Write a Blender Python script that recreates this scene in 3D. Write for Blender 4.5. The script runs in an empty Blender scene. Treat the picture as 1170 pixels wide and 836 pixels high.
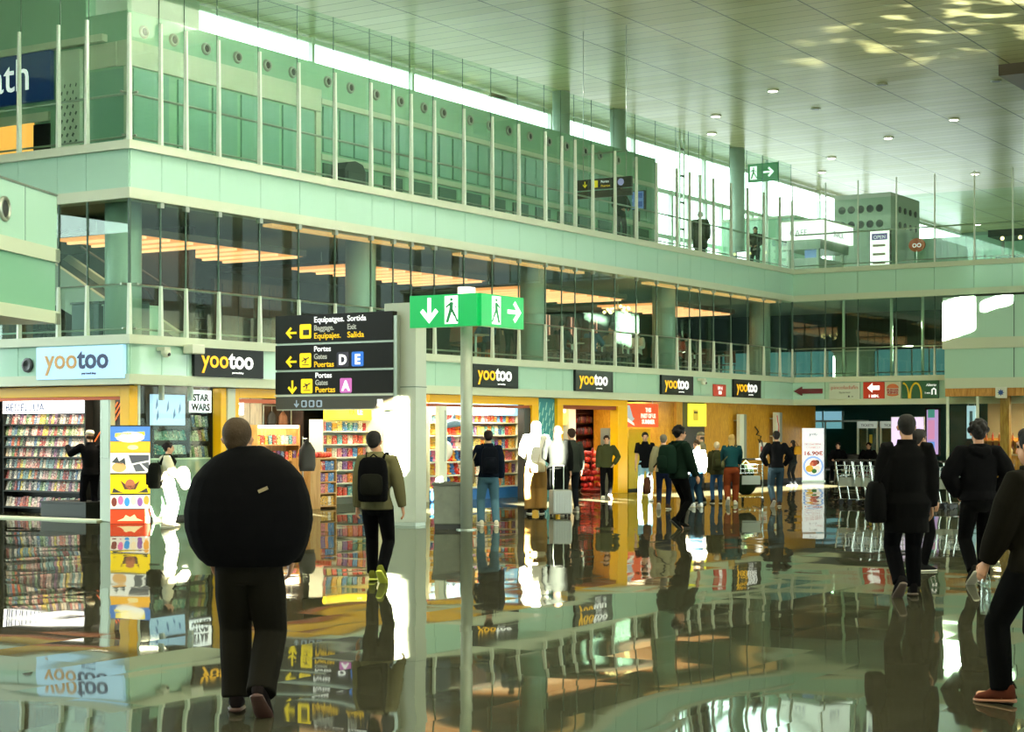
import bpy, bmesh, math, random
from mathutils import Vector, Matrix
random.seed(7)
C = bpy.context.scene.collection
SC = bpy.context.scene
PI = math.pi
# ------------------------------------------------------------------ camera, world, sun, exposure
CAM = Vector((-23.57, -23.3, 1.7))
FW = Vector((.845, .535, 0)).normalized()
RT = Vector((FW.y, -FW.x, 0))
FPX = 2000.0
cd = bpy.data.cameras.new('camera')
cam = bpy.data.objects.new('camera', cd); C.objects.link(cam)
cam.location = CAM
cam.rotation_euler = (PI/2, 0, math.atan2(FW.y, FW.x) - PI/2)
cd.sensor_width = 36; cd.lens = 36*FPX/1170; cd.shift_y = 75/1170
cd.clip_start = .1; cd.clip_end = 500
SC.camera = cam
SC.view_settings.view_transform = 'Standard'
SC.view_settings.look = 'None'
SC.view_settings.gamma = 1
SC.view_settings.use_curve_mapping = False
SC.view_settings.exposure = 0.5
SC.cycles.max_bounces = 9
SC.cycles.diffuse_bounces = 4
SC.cycles.glossy_bounces = 5
SC.cycles.transparent_max_bounces = 24
SC.cycles.caustics_reflective = False
SC.cycles.caustics_refractive = False
SC.cycles.sample_clamp_indirect = 6
SC.cycles.use_denoising = True
SKY = 5
W = bpy.data.worlds.new('sky'); SC.world = W; W.use_nodes = True
W.node_tree.nodes['Background'].inputs[0].default_value = (.80, .96, .93, 1)
W.node_tree.nodes['Background'].inputs[1].default_value = SKY
SUN_EL, SUN_AZ = math.radians(13.37), math.radians(35)      # azimuth turns the beam from +Y towards +X
sl = bpy.data.lights.new('sun', 'SUN'); sl.energy = 800; sl.angle = .006; sl.color = (1, .95, .78)
so = bpy.data.objects.new('sun', sl); C.objects.link(so)
SDIR = Vector((math.cos(SUN_EL)*math.sin(SUN_AZ), math.cos(SUN_EL)*math.cos(SUN_AZ), -math.sin(SUN_EL)))
so.rotation_euler = SDIR.to_track_quat('-Z', 'Y').to_euler(); so.location = (-30, -60, 30)

# ------------------------------------------------------------------ survey helpers: a sight line met with a real plane
def ray(px, py):
    return FW + RT*((px-585)/FPX) + Vector((0, 0, -(py-493)/FPX))
def onX(px, py, x):
    d = ray(px, py); return CAM + d*((x-CAM.x)/d.x)
def onY(px, py, y):
    d = ray(px, py); return CAM + d*((y-CAM.y)/d.y)
def onZ(px, py, z=0):
    d = ray(px, py); return CAM + d*((z-CAM.z)/d.z)

# ------------------------------------------------------------------ materials
def lin(h):
    if isinstance(h, (tuple, list)): return tuple(h)[:3]
    h = h.lstrip('#'); v = [int(h[i:i+2], 16)/255 for i in (0, 2, 4)]
    return tuple(c/12.92 if c <= .04045 else ((c+.055)/1.055)**2.4 for c in v)
_mats = {}
def mat(name, col, rough=.5, metal=0., emit=0., ior=1.5, spec=.5, bump=0., bscale=40., var=0., vscale=6.):
    if name in _mats: return _mats[name]
    m = bpy.data.materials.new(name); m.use_nodes = True
    nt = m.node_tree; b = nt.nodes['Principled BSDF']
    c = lin(col)
    b.inputs['Base Color'].default_value = (*c, 1); b.inputs['Roughness'].default_value = rough
    b.inputs['Metallic'].default_value = metal; b.inputs['IOR'].default_value = ior; b.inputs['Specular IOR Level'].default_value = spec
    if emit:
        b.inputs['Emission Color'].default_value = (*c, 1); b.inputs['Emission Strength'].default_value = emit
    if var or bump:
        tc = nt.nodes.new('ShaderNodeTexCoord')
        nz = nt.nodes.new('ShaderNodeTexNoise'); nt.links.new(tc.outputs['Object'], nz.inputs['Vector'])
        nz.inputs['Detail'].default_value = 4
        if var:
            nz.inputs['Scale'].default_value = vscale
            r = nt.nodes.new('ShaderNodeValToRGB')
            r.color_ramp.elements[0].color = (*[x*(1-var) for x in c], 1); r.color_ramp.elements[0].position = .3
            r.color_ramp.elements[1].color = (*[min(1, x*(1+var)) for x in c], 1); r.color_ramp.elements[1].position = .7
            nt.links.new(nz.outputs['Fac'], r.inputs['Fac']); nt.links.new(r.outputs['Color'], b.inputs['Base Color'])
        if bump:
            n2 = nt.nodes.new('ShaderNodeTexNoise'); n2.inputs['Scale'].default_value = bscale
            nt.links.new(tc.outputs['Object'], n2.inputs['Vector'])
            bp = nt.nodes.new('ShaderNodeBump'); bp.inputs['Strength'].default_value = bump; bp.inputs['Distance'].default_value = .01
            nt.links.new(n2.outputs['Fac'], bp.inputs['Height']); nt.links.new(bp.outputs['Normal'], b.inputs['Normal'])
    _mats[name] = m; return m
def glass(name, tint, refl=.08, op=0., mul=.7):
    """A thin pane: clear with a Fresnel reflection; op adds a share of milky diffuse."""
    m = bpy.data.materials.new(name); m.use_nodes = True; nt = m.node_tree; nt.nodes.clear()
    out = nt.nodes.new('ShaderNodeOutputMaterial'); tr = nt.nodes.new('ShaderNodeBsdfTransparent'); gl = nt.nodes.new('ShaderNodeBsdfGlossy')
    tr.inputs[0].default_value = (*lin(tint), 1); gl.inputs['Roughness'].default_value = 0.01; gl.inputs[0].default_value = (.9, 1, .95, 1)
    lw = nt.nodes.new('ShaderNodeFresnel'); ge = nt.nodes.new('ShaderNodeNewGeometry')
    io = nt.nodes.new('ShaderNodeMath'); io.operation = 'MULTIPLY_ADD'; io.inputs[1].default_value = 1/1.5-1.5; io.inputs[2].default_value = 1.5
    nt.links.new(ge.outputs['Backfacing'], io.inputs[0]); nt.links.new(io.outputs[0], lw.inputs[0])
    mr = nt.nodes.new('ShaderNodeMath'); mr.operation = 'MULTIPLY_ADD'; mr.inputs[1].default_value = mul; mr.inputs[2].default_value = refl-.04; mr.use_clamp = True
    nt.links.new(lw.outputs[0], mr.inputs[0])
    mx = nt.nodes.new('ShaderNodeMixShader'); nt.links.new(mr.outputs[0], mx.inputs[0]); nt.links.new(tr.outputs[0], mx.inputs[1]); nt.links.new(gl.outputs[0], mx.inputs[2])
    last = mx
    if op:
        df = nt.nodes.new('ShaderNodeBsdfDiffuse'); df.inputs[0].default_value = (*lin(tint), 1)
        m2 = nt.nodes.new('ShaderNodeMixShader'); m2.inputs[0].default_value = op
        nt.links.new(mx.outputs[0], m2.inputs[1]); nt.links.new(df.outputs[0], m2.inputs[2]); last = m2
    nt.links.new(last.outputs[0], out.inputs[0]); return m
def goods_mat(name, cols, emit=0., rough=.45, pattern=True):
    """Colour picked per object, with a printed cover pattern over it."""
    m = bpy.data.materials.new(name); m.use_nodes = True; nt = m.node_tree; b = nt.nodes['Principled BSDF']; b.inputs['Roughness'].default_value = rough
    oi = nt.nodes.new('ShaderNodeObjectInfo'); r = nt.nodes.new('ShaderNodeValToRGB'); r.color_ramp.interpolation = 'CONSTANT'
    els = r.color_ramp.elements
    while len(els) < len(cols): els.new(.5)
    for i, c in enumerate(cols): els[i].position = i/len(cols); els[i].color = (*lin(c), 1)
    nt.links.new(oi.outputs['Random'], r.inputs['Fac'])
    src = r.outputs['Color']
    if pattern:
        tc = nt.nodes.new('ShaderNodeTexCoord'); add = nt.nodes.new('ShaderNodeVectorMath'); add.operation = 'ADD'
        ml = nt.nodes.new('ShaderNodeVectorMath'); ml.operation = 'SCALE'; ml.inputs['Scale'].default_value = 37
        cb = nt.nodes.new('ShaderNodeCombineXYZ'); nt.links.new(oi.outputs['Random'], cb.inputs[0]); nt.links.new(oi.outputs['Random'], cb.inputs[2])
        nt.links.new(cb.outputs[0], ml.inputs[0]); nt.links.new(tc.outputs['Object'], add.inputs[0]); nt.links.new(ml.outputs[0], add.inputs[1])
        nz = nt.nodes.new('ShaderNodeTexNoise'); nz.inputs['Scale'].default_value = 16; nz.inputs['Detail'].default_value = 1
        nt.links.new(add.outputs[0], nz.inputs['Vector'])
        r2 = nt.nodes.new('ShaderNodeValToRGB'); r2.color_ramp.interpolation = 'CONSTANT'
        e = r2.color_ramp.elements; e.new(.5); e.new(.5)
        for i, (p, c) in enumerate(((0, (0, 0, 0)), (.40, (1, 1, 1)), (.56, (.02, .02, .04)), (.64, (1, .9, .7)))):
            e[i].position = p; e[i].color = (*c, 1)
        r3 = nt.nodes.new('ShaderNodeValToRGB'); r3.color_ramp.interpolation = 'CONSTANT'
        e = r3.color_ramp.elements
        e[0].color = (.55, .55, .55, 1); e[1].position = .42; e[1].color = (0, 0, 0, 1); q = e.new(.57); q.color = (.75, .75, .75, 1)
        nt.links.new(nz.outputs['Fac'], r2.inputs['Fac']); nt.links.new(nz.outputs['Fac'], r3.inputs['Fac'])
        mx = nt.nodes.new('ShaderNodeMixRGB'); nt.links.new(r3.outputs['Color'], mx.inputs[0]); nt.links.new(src, mx.inputs[1]); nt.links.new(r2.outputs['Color'], mx.inputs[2]); src = mx.outputs[0]
    nt.links.new(src, b.inputs['Base Color'])
    if emit: nt.links.new(src, b.inputs['Emission Color']); b.inputs['Emission Strength'].default_value = emit
    return m

def floor_mat():
    m = bpy.data.materials.new('polished_stone'); m.use_nodes = True; nt = m.node_tree; b = nt.nodes['Principled BSDF']
    N = nt.nodes.new; L = nt.links.new
    geo = N('ShaderNodeNewGeometry')
    dv = N('ShaderNodeVectorMath'); dv.operation = 'DIVIDE'; dv.inputs[1].default_value = (1.2, .6, 1)
    L(geo.outputs['Position'], dv.inputs[0])
    fl = N('ShaderNodeVectorMath'); fl.operation = 'FLOOR'; L(dv.outputs[0], fl.inputs[0])
    wn = N('ShaderNodeTexWhiteNoise'); wn.noise_dimensions = '2D'; L(fl.outputs[0], wn.inputs['Vector'])
    fr = N('ShaderNodeVectorMath'); fr.operation = 'FRACTION'; L(dv.outputs[0], fr.inputs[0])
    sx = N('ShaderNodeSeparateXYZ'); L(fr.outputs[0], sx.inputs[0])
    def near0(o, w):
        a = N('ShaderNodeMath'); a.operation = 'SUBTRACT'; a.inputs[1].default_value = .5; L(o, a.inputs[0])
        c = N('ShaderNodeMath'); c.operation = 'ABSOLUTE'; L(a.outputs[0], c.inputs[0])
        d = N('ShaderNodeMath'); d.operation = 'GREATER_THAN'; d.inputs[1].default_value = .5-w; L(c.outputs[0], d.inputs[0]); return d.outputs[0]
    j = N('ShaderNodeMath'); j.operation = 'MAXIMUM'; L(near0(sx.outputs[0], .0025), j.inputs[0]); L(near0(sx.outputs[1], .005), j.inputs[1])
    nz = N('ShaderNodeTexNoise'); nz.inputs['Scale'].default_value = 2.5; nz.inputs['Detail'].default_value = 6; L(geo.outputs['Position'], nz.inputs['Vector'])
    r = N('ShaderNodeValToRGB'); r.color_ramp.elements[0].color = (.020, .019, .011, 1); r.color_ramp.elements[1].color = (.044, .042, .026, 1)
    ad = N('ShaderNodeMath'); ad.operation = 'MULTIPLY_ADD'; ad.inputs[1].default_value = .35; L(wn.outputs['Value'], ad.inputs[0])
    h = N('ShaderNodeMath'); h.operation = 'MULTIPLY'; h.inputs[1].default_value = .7; L(nz.outputs['Fac'], h.inputs[0]); L(h.outputs[0], ad.inputs[2])
    L(ad.outputs[0], r.inputs['Fac'])
    mj = N('ShaderNodeMixRGB'); mj.inputs[2].default_value = (.008, .008, .006, 1); L(j.outputs[0], mj.inputs[0]); L(r.outputs['Color'], mj.inputs[1]); pass
    rg = N('ShaderNodeMath'); rg.operation = 'MULTIPLY_ADD'; rg.inputs[1].default_value = .0; rg.inputs[2].default_value = .025; L(j.outputs[0], rg.inputs[0]); pass
    # each slab lies a hair out of level, and the polish is slightly wavy
    sb = N('ShaderNodeVectorMath'); sb.operation = 'SUBTRACT'; sb.inputs[1].default_value = (.5, .5, .5); L(wn.outputs['Color'], sb.inputs[0])
    sc = N('ShaderNodeVectorMath'); sc.operation = 'MULTIPLY'; sc.inputs[1].default_value = (.007, .007, 0); L(sb.outputs[0], sc.inputs[0])
    n2 = N('ShaderNodeTexNoise'); n2.inputs['Scale'].default_value = .55; n2.inputs['Detail'].default_value = 1.5; L(geo.outputs['Position'], n2.inputs['Vector'])
    s2 = N('ShaderNodeVectorMath'); s2.operation = 'SUBTRACT'; s2.inputs[1].default_value = (.5, .5, .5); L(n2.outputs['Color'], s2.inputs[0])
    s3 = N('ShaderNodeVectorMath'); s3.operation = 'MULTIPLY'; s3.inputs[1].default_value = (.027, .027, 0); L(s2.outputs[0], s3.inputs[0])
    a1 = N('ShaderNodeVectorMath'); a1.operation = 'ADD'; L(sc.outputs[0], a1.inputs[0]); L(s3.outputs[0], a1.inputs[1])
    a2 = N('ShaderNodeVectorMath'); a2.operation = 'ADD'; L(a1.outputs[0], a2.inputs[0]); L(geo.outputs['Normal'], a2.inputs[1])
    nn = N('ShaderNodeVectorMath'); nn.operation = 'NORMALIZE'; L(a2.outputs[0], nn.inputs[0]); pass
    df = N('ShaderNodeBsdfDiffuse'); gl = N('ShaderNodeBsdfGlossy'); gl.inputs[0].default_value = (.96, 1, .93, 1); L(mj.outputs[0], df.inputs[0]); L(rg.outputs[0], gl.inputs['Roughness']); L(nn.outputs[0], gl.inputs['Normal'])
    fz = N('ShaderNodeFresnel'); fz.inputs[0].default_value = 1.6
    mm = N('ShaderNodeMath'); mm.operation = 'MULTIPLY_ADD'; mm.inputs[1].default_value = .62; mm.inputs[2].default_value = .09; L(fz.outputs[0], mm.inputs[0])
    mx = N('ShaderNodeMixShader'); L(mm.outputs[0], mx.inputs[0]); L(df.outputs[0], mx.inputs[1]); L(gl.outputs[0], mx.inputs[2])
    L(mx.outputs[0], nt.nodes['Material Output'].inputs[0]); nt.nodes.remove(b)
    return m
def ceiling_mat():
    m = bpy.data.materials.new('ceiling_panels'); m.use_nodes = True; nt = m.node_tree; b = nt.nodes['Principled BSDF']
    N = nt.nodes.new; L = nt.links.new
    geo = N('ShaderNodeNewGeometry')
    dv = N('ShaderNodeVectorMath'); dv.operation = 'DIVIDE'; dv.inputs[1].default_value = (.62, 2.4, 1); L(geo.outputs['Position'], dv.inputs[0])
    fr = N('ShaderNodeVectorMath'); fr.operation = 'FRACTION'; L(dv.outputs[0], fr.inputs[0])
    fl = N('ShaderNodeVectorMath'); fl.operation = 'FLOOR'; L(dv.outputs[0], fl.inputs[0])
    wn = N('ShaderNodeTexWhiteNoise'); wn.noise_dimensions = '2D'; L(fl.outputs[0], wn.inputs['Vector'])
    sx = N('ShaderNodeSeparateXYZ'); L(fr.outputs[0], sx.inputs[0])
    a = N('ShaderNodeMath'); a.operation = 'LESS_THAN'; a.inputs[1].default_value = .05; L(sx.outputs[0], a.inputs[0])
    c = N('ShaderNodeMath'); c.operation = 'LESS_THAN'; c.inputs[1].default_value = .022; L(sx.outputs[1], c.inputs[0])
    j = N('ShaderNodeMath'); j.operation = 'MAXIMUM'; L(a.outputs[0], j.inputs[0]); L(c.outputs[0], j.inputs[1])
    r = N('ShaderNodeValToRGB'); r.color_ramp.elements[0].color = (.54, .53, .29, 1); r.color_ramp.elements[1].color = (.62, .61, .36, 1); L(wn.outputs['Value'], r.inputs['Fac'])
    mj = N('ShaderNodeMixRGB'); mj.inputs[2].default_value = (.2, .21, .15, 1); L(j.outputs[0], mj.inputs[0]); L(r.outputs['Color'], mj.inputs[1]); L(mj.outputs[0], b.inputs['Base Color'])
    b.inputs['Roughness'].default_value = .25; b.inputs['IOR'].default_value = 1.1
    sb = N('ShaderNodeVectorMath'); sb.operation = 'SUBTRACT'; sb.inputs[1].default_value = (.5, .5, .5); L(wn.outputs['Color'], sb.inputs[0])
    sc = N('ShaderNodeVectorMath'); sc.operation = 'MULTIPLY'; sc.inputs[1].default_value = (.012, .006, 0); L(sb.outputs[0], sc.inputs[0])
    a2 = N('ShaderNodeVectorMath'); a2.operation = 'ADD'; L(sc.outputs[0], a2.inputs[0]); L(geo.outputs['Normal'], a2.inputs[1])
    nn = N('ShaderNodeVectorMath'); nn.operation = 'NORMALIZE'; L(a2.outputs[0], nn.inputs[0]); L(nn.outputs[0], b.inputs['Normal'])
    return m
def wood_mat(name, c1, c2, scale=(8, 8, 1)):
    m = bpy.data.materials.new(name); m.use_nodes = True; nt = m.node_tree; b = nt.nodes['Principled BSDF']
    N = nt.nodes.new; L = nt.links.new
    tc = N('ShaderNodeTexCoord'); mp = N('ShaderNodeMapping'); mp.inputs['Scale'].default_value = scale; L(tc.outputs['Object'], mp.inputs[0])
    nz = N('ShaderNodeTexNoise'); nz.inputs['Scale'].default_value = 2; nz.inputs['Detail'].default_value = 5; nz.inputs['Distortion'].default_value = 1.2; L(mp.outputs[0], nz.inputs['Vector'])
    r = N('ShaderNodeValToRGB'); r.color_ramp.elements[0].position = .35; r.color_ramp.elements[1].position = .65
    r.color_ramp.elements[0].color = (*lin(c1), 1); r.color_ramp.elements[1].color = (*lin(c2), 1)
    L(nz.outputs['Fac'], r.inputs['Fac']); L(r.outputs['Color'], b.inputs['Base Color']); b.inputs['Roughness'].default_value = .4
    return m

MINT = mat('mint_back_painted_glass', '#b4dcc6', .06)
GREENW = mat('green_glass_wall', '#9cc8a8', .08)
GREENN = mat('green_glass_window', '#8db9a4', .06)
BEIGE = mat('pale_metal_panel', '#c9d3b8', .35)
WHITE = mat('white_paint', '#d6dcc8', .4)
STEEL = mat('brushed_steel', '#a9b0a2', .3, .8)
FIN = mat('pale_fin_metal', '#dbe8d6', .3)
COLM = mat('column_paint', '#a8bcae', .35)
DARK = mat('dark_panel', '#141612', .4)
DARKG = mat('dark_glass', '#0c1512', .06)
BLACK = mat('black_plastic', '#0b0b0b', .4)
YELLOW = mat('yellow_frame_paint', '#ffc000', .35)
WOODW = wood_mat('amber_wood_wall', '#b07a14', '#cf9a2a', (10, 10, 2))
WOODB = wood_mat('light_shelf_wood', '#b98a4a', '#cfa262')
WOODD = wood_mat('dark_shop_wood', '#2c170c', '#45240f')
CHROME = mat('chrome', '#c8ccc8', .15, 1)
TXTW = mat('white_lettering', '#ffffff', .5, emit=.5)
TXTY = mat('yellow_lettering', '#f6c400', .5, emit=.4)
TXTK = mat('dark_lettering', '#10141c', .5)
TXTB = mat('navy_lettering', '#0b2a5c', .5)
CLEAR = glass('clear_green_glass', '#f0faf4', .06)
RAILG = glass('balustrade_glass', '#eefaf4', .06, .0)
SHOPG = glass('shop_glass', '#f2f8f2', .04, 0, .22)

# ------------------------------------------------------------------ mesh builders
class MB:
    def __init__(s): s.bm = bmesh.new(); s.mi = 0
    def _fin(s, fs):
        for f in fs: f.material_index = s.mi
    def box(s, x0, x1, y0, y1, z0, z1):
        v = [s.bm.verts.new((x, y, z)) for z in (z0, z1) for x, y in ((x0, y0), (x1, y0), (x1, y1), (x0, y1))]
        fs = [s.bm.faces.new([v[i] for i in q]) for q in ((3, 2, 1, 0), (4, 5, 6, 7), (0, 1, 5, 4), (1, 2, 6, 5), (2, 3, 7, 6), (3, 0, 4, 7))]
        s._fin(fs); return s
    def obox(s, c, u, w, h, hu, hw, hh):
        c, u, w, h = Vector(c), Vector(u).normalized(), Vector(w).normalized(), Vector(h).normalized()
        v = [s.bm.verts.new(c+u*(a*hu)+w*(b*hw)+h*(d*hh)) for d in (-1, 1) for a, b in ((-1, -1), (1, -1), (1, 1), (-1, 1))]
        s._fin([s.bm.faces.new([v[i] for i in q]) for q in ((3, 2, 1, 0), (4, 5, 6, 7), (0, 1, 5, 4), (1, 2, 6, 5), (2, 3, 7, 6), (3, 0, 4, 7))]); return s
    def loft(s, rings, cap=True):
        R = [[s.bm.verts.new(p) for p in r] for r in rings]; n = len(R[0]); fs = []
        for a, b in zip(R, R[1:]):
            for i in range(n): fs.append(s.bm.faces.new((a[i], a[(i+1) % n], b[(i+1) % n], b[i])))
        if cap: fs += [s.bm.faces.new(list(reversed(R[0]))), s.bm.faces.new(R[-1])]
        s._fin(fs); return s
    def tube(s, pts, rad, n=10, cap=True, up=None):
        pts = [Vector(p) for p in pts]
        if not isinstance(rad, (list, tuple)): rad = [rad]*len(pts)
        rings = []; t0 = None; u = None
        for i, p in enumerate(pts):
            t = ((pts[min(i+1, len(pts)-1)]-p).normalized() + (p-pts[max(i-1, 0)]).normalized())
            t = t.normalized() if t.length > 1e-6 else (pts[-1]-pts[0]).normalized()
            if u is None:
                a = Vector(up) if up else (Vector((0, 0, 1)) if abs(t.z) < .9 else Vector((0, 1, 0)))
                u = (a - t*a.dot(t)).normalized()
            else: u = (u - t*u.dot(t)).normalized()
            w = t.cross(u); r = rad[i]; ra, rb = r if isinstance(r, (list, tuple)) else (r, r)
            rings.append([p + u*(ra*math.cos(2*PI*k/n)) + w*(rb*math.sin(2*PI*k/n)) for k in range(n)])
        return s.loft(rings, cap)
    def cyl(s, a, b, r, n=16, r2=None): return s.tube([a, b], [r, r if r2 is None else r2], n)
    def ell(s, c, r, nu=14, nv=9):
        c = Vector(c); rings = []
        for j in range(1, nv):
            ph = PI*j/nv - PI/2
            rings.append([c+Vector((r[0]*math.cos(ph)*math.cos(2*PI*k/nu), r[1]*math.cos(ph)*math.sin(2*PI*k/nu), r[2]*math.sin(ph))) for k in range(nu)])
        return s.loft(rings)
    def lathe(s, prof, c=(0, 0, 0), n=20):
        c = Vector(c)
        return s.loft([[c+Vector((r*math.cos(2*PI*k/n), r*math.sin(2*PI*k/n), z)) for k in range(n)] for r, z in prof])
    def prism(s, poly, y0, y1, plane='xz'):
        """outline in x,z pushed from y0 to y1 (front face at y0)"""
        f = (lambda a, b, y: (a, y, b)) if plane == 'xz' else (lambda a, b, y: (a, b, y))
        return s.loft([[f(a, b, y0) for a, b in poly], [f(a, b, y1) for a, b in poly]])
    def quad(s, pts):
        s._fin([s.bm.faces.new([s.bm.verts.new(p) for p in pts])]); return s
    def build(s, name, mats, parent=None, bevel=0, smooth=False, loc=None, yaw=None):
        bmesh.ops.recalc_face_normals(s.bm, faces=s.bm.faces[:])
        if bevel: bmesh.ops.bevel(s.bm, geom=s.bm.edges[:], offset=bevel, segments=2, affect='EDGES', profile=.6, clamp_overlap=True)
        me = bpy.data.meshes.new(name); s.bm.to_mesh(me); s.bm.free()
        for m in (mats if isinstance(mats, (list, tuple)) else [mats]): me.materials.append(m)
        if smooth: me.shade_smooth()
        o = bpy.data.objects.new(name, me); C.objects.link(o)
        if parent: o.parent = parent
        if loc: o.location = loc
        if yaw is not None: o.rotation_euler.z = yaw
        return o
def tag(o, label=None, cat=None, group=None, kind=None):
    if label: o['label'] = label
    if cat: o['category'] = cat
    if group: o['group'] = group
    if kind: o['kind'] = kind
    return o
def thing(name, label, cat, loc=(0, 0, 0), yaw=0, group=None):
    o = bpy.data.objects.new(name, None); C.objects.link(o); o.location = loc; o.rotation_euler = (0, 0, yaw); o.empty_display_size = .1
    return tag(o, label, cat, group)
def struct(name, mb, m, label=None, cat='structure', parent=None, **k):
    o = mb.build(name, m, parent, **k)
    if parent is None: tag(o, label or name.replace('_', ' '), cat, None, 'structure')
    return o
KIDS = {}
def dup(root, loc=None, yaw=None, label=None, group=None):
    r = root.copy(); C.objects.link(r)
    if loc is not None: r.location = loc
    if yaw is not None: r.rotation_euler = (0, 0, yaw)
    if label: r['label'] = label
    if group: r['group'] = group
    for ch in kids(root):
        c = ch.copy(); C.objects.link(c); c.parent = r
        for g in kids(ch):
            d = g.copy(); C.objects.link(d); d.parent = c
    return r
def kids(o):
    if o.name not in KIDS: KIDS[o.name] = list(o.children)
    return KIDS[o.name]
_dg = None
def text(name, s, size, parent, m, x=0, y=0, z=0, align='CENTER', bold=0., depth=.004, fitw=None, shear=0, sx=1, yaw=0):
    """Lettering standing in the parent's x-z plane, facing its -y; x,z is the baseline's anchor."""
    cu = bpy.data.curves.new(name, 'FONT'); cu.body = s; cu.size = size; cu.align_x = align; cu.offset = bold; cu.extrude = depth; cu.shear = shear; cu.resolution_u = 3
    t = bpy.data.objects.new(name, cu); C.objects.link(t)
    bpy.context.view_layer.update()
    ev = t.evaluated_get(bpy.context.evaluated_depsgraph_get()); me = bpy.data.meshes.new_from_object(ev)
    bpy.data.objects.remove(t); bpy.data.curves.remove(cu)
    xs = [v.co.x for v in me.vertices] or [0]
    k = sx
    if fitw and max(xs) > min(xs): k = fitw/(max(xs)-min(xs))
    me.transform(Matrix.Rotation(PI/2, 4, 'X') @ Matrix.Diagonal((k, 1, 1, 1)))
    me.materials.clear(); me.materials.append(m); me.name = name
    o = bpy.data.objects.new(name, me); C.objects.link(o); o.parent = parent; o.location = (x, y, z)
    if yaw: o.rotation_euler = (0, 0, yaw)
    return o
# ================================================================== THE HALL
CEIL = 13.2
FLOORM = floor_mat()
struct('floor', MB().quad([(-80, -75, 0), (130, -75, 0), (130, 60, 0), (-80, 60, 0)]), FLOORM, 'dark polished stone floor of the hall, mirror bright', 'floor')
struct('ceiling', MB().box(-60, 130, -9, 9.2, CEIL, CEIL+.5).box(-60, 130, -31, -29.5, CEIL, CEIL+.5).box(15, 130, -29.5, -9, CEIL, CEIL+.5).box(-60, -45, -29.5, -9, CEIL, CEIL+.5), ceiling_mat(), 'grey green glossy slatted metal ceiling of the hall', 'ceiling')

MOD = [.0, .83, 1.52, 2.45, 3.68, 4.92, 6.14]
XS = [round(7.42*k + m, 3) for k in range(5) for m in MOD if 7.42*k+m < 30.5] + [30.7]
YL = [0, 1.10, 1.86, 2.94, 4.1, 5.3, 6.5, 7.7]                 # the wing on the left runs back along +Y at x = 0
YR = [0, -1.16, -2.29, -3.59, -4.86, -6.14, -7.35, -8.6, -9.85, -11.1]    # the right-hand front comes forward at x = 30.7

def run(z0, z1, d, proud=0.):
    """One ribbon round the whole front: left wing, long front, right front; d deep, standing proud of the line by proud."""
    mb = MB(); p = proud
    pts = [(-p, 12), (-p, -p), (30.7-p, -p), (30.7-p, -16)]
    ins = [(d, 12), (d, d), (30.7+d, d), (30.7+d, -16)]
    ring = [[(a[0], a[1], z0), (a[0], a[1], z1), (b[0], b[1], z1), (b[0], b[1], z0)] for a, b in zip(pts, ins)]
    return mb.loft(ring)
def frosted(nm='frosted_fill', col=(.052, .054, .045)):
    m = bpy.data.materials.new(nm); m.use_nodes = True; nt = m.node_tree; nt.nodes.clear()
    o = nt.nodes.new('ShaderNodeOutputMaterial'); a = nt.nodes.new('ShaderNodeBsdfTranslucent'); a.inputs[0].default_value = (*col, 1); nt.links.new(a.outputs[0], o.inputs[0]); return m
mb = MB()
mb.quad([(-45, -29.5, CEIL+.3), (15, -29.5, CEIL+.3), (15, -9, CEIL+.3), (-45, -9, CEIL+.3)])  # translucent panel added out of view to fill the hall with light
struct('fill_rooflight', mb, frosted(), 'unseen frosted rooflight added over the hall for fill light', 'rooflight')
mb = MB()
for i in range(11): mb.box(-45.1+6*i, -44.9+6*i, -29.5, -9, CEIL-.1, CEIL+.28)
for j in range(5): mb.box(-45, 15, -29.6+5.12*j, -29.4+5.12*j, CEIL-.1, CEIL+.28)
struct('trim_17', mb, WHITE, 'beams of the added rooflight', 'trim')
n = 0
for z0, z1, pr, m, lb in ((2.58, 2.77, .06, BEIGE, 'pale metal strip over the shop fronts'), (3.33, 3.5, .10, BEIGE, 'pale metal edge of the first gallery'),
                      (6.02, 6.22, .06, BEIGE, 'pale metal strip below the upper green glass band'), (6.93, 7.09, .10, BEIGE, 'pale metal edge of the top gallery')):
    n += 1; struct('trim_%d' % n, run(z0, z1, .3, pr), m, lb, 'trim')
def panels(z0, z1, name, lb):
    """green glass panels with open joints, one per module, all round"""
    mb = MB(); g = .006; d = .03
    for a, b in zip(XS, XS[1:]): mb.box(a+g, b-g, -.02, d, z0, z1)
    for a, b in zip(YL, YL[1:]): mb.box(-.02, d, a+g, b-g, z0, z1)
    for b, a in zip(YR, YR[1:]): mb.box(30.68, 30.7+d, a+g, b-g, z0, z1)
    return struct(name, mb, MINT, lb, 'wall panel')
panels(2.77, 3.33, 'wall_shopfascia', 'mint green glass band over the shops')
panels(6.22, 6.93, 'wall_upperband', 'mint green glass band below the top gallery')
# slabs
def slab(z0, z1, name, lb, m):
    mb = MB()
    mb.box(.1, 30.8, .1, 9.2, z0, z1); mb.box(30.8, 80, -16, 9.2, z0, z1)
    return struct(name, mb, m, lb, 'floor')
SOFF = mat('soffit_paint', '#8f9684', .5)
slab(3.0, 3.45, 'floor_firstgallery', 'slab of the first gallery', SOFF)
slab(6.1, 7.05, 'floor_topgallery', 'slab of the top gallery', SOFF)
# inner walls
struct('wall_back_first', MB().box(0, 80, 8.0, 8.2, 3.45, 6.1), mat('brown_wall', '#2a1f16', .5, var=.3), 'dark brown back wall of the first gallery', 'wall')
struct('wall_back_shops', MB().box(0, 60, 8.0, 8.2, 0, 3.0), mat('shop_back', '#3a3830', .6), 'back wall of the shops', 'wall')

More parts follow.
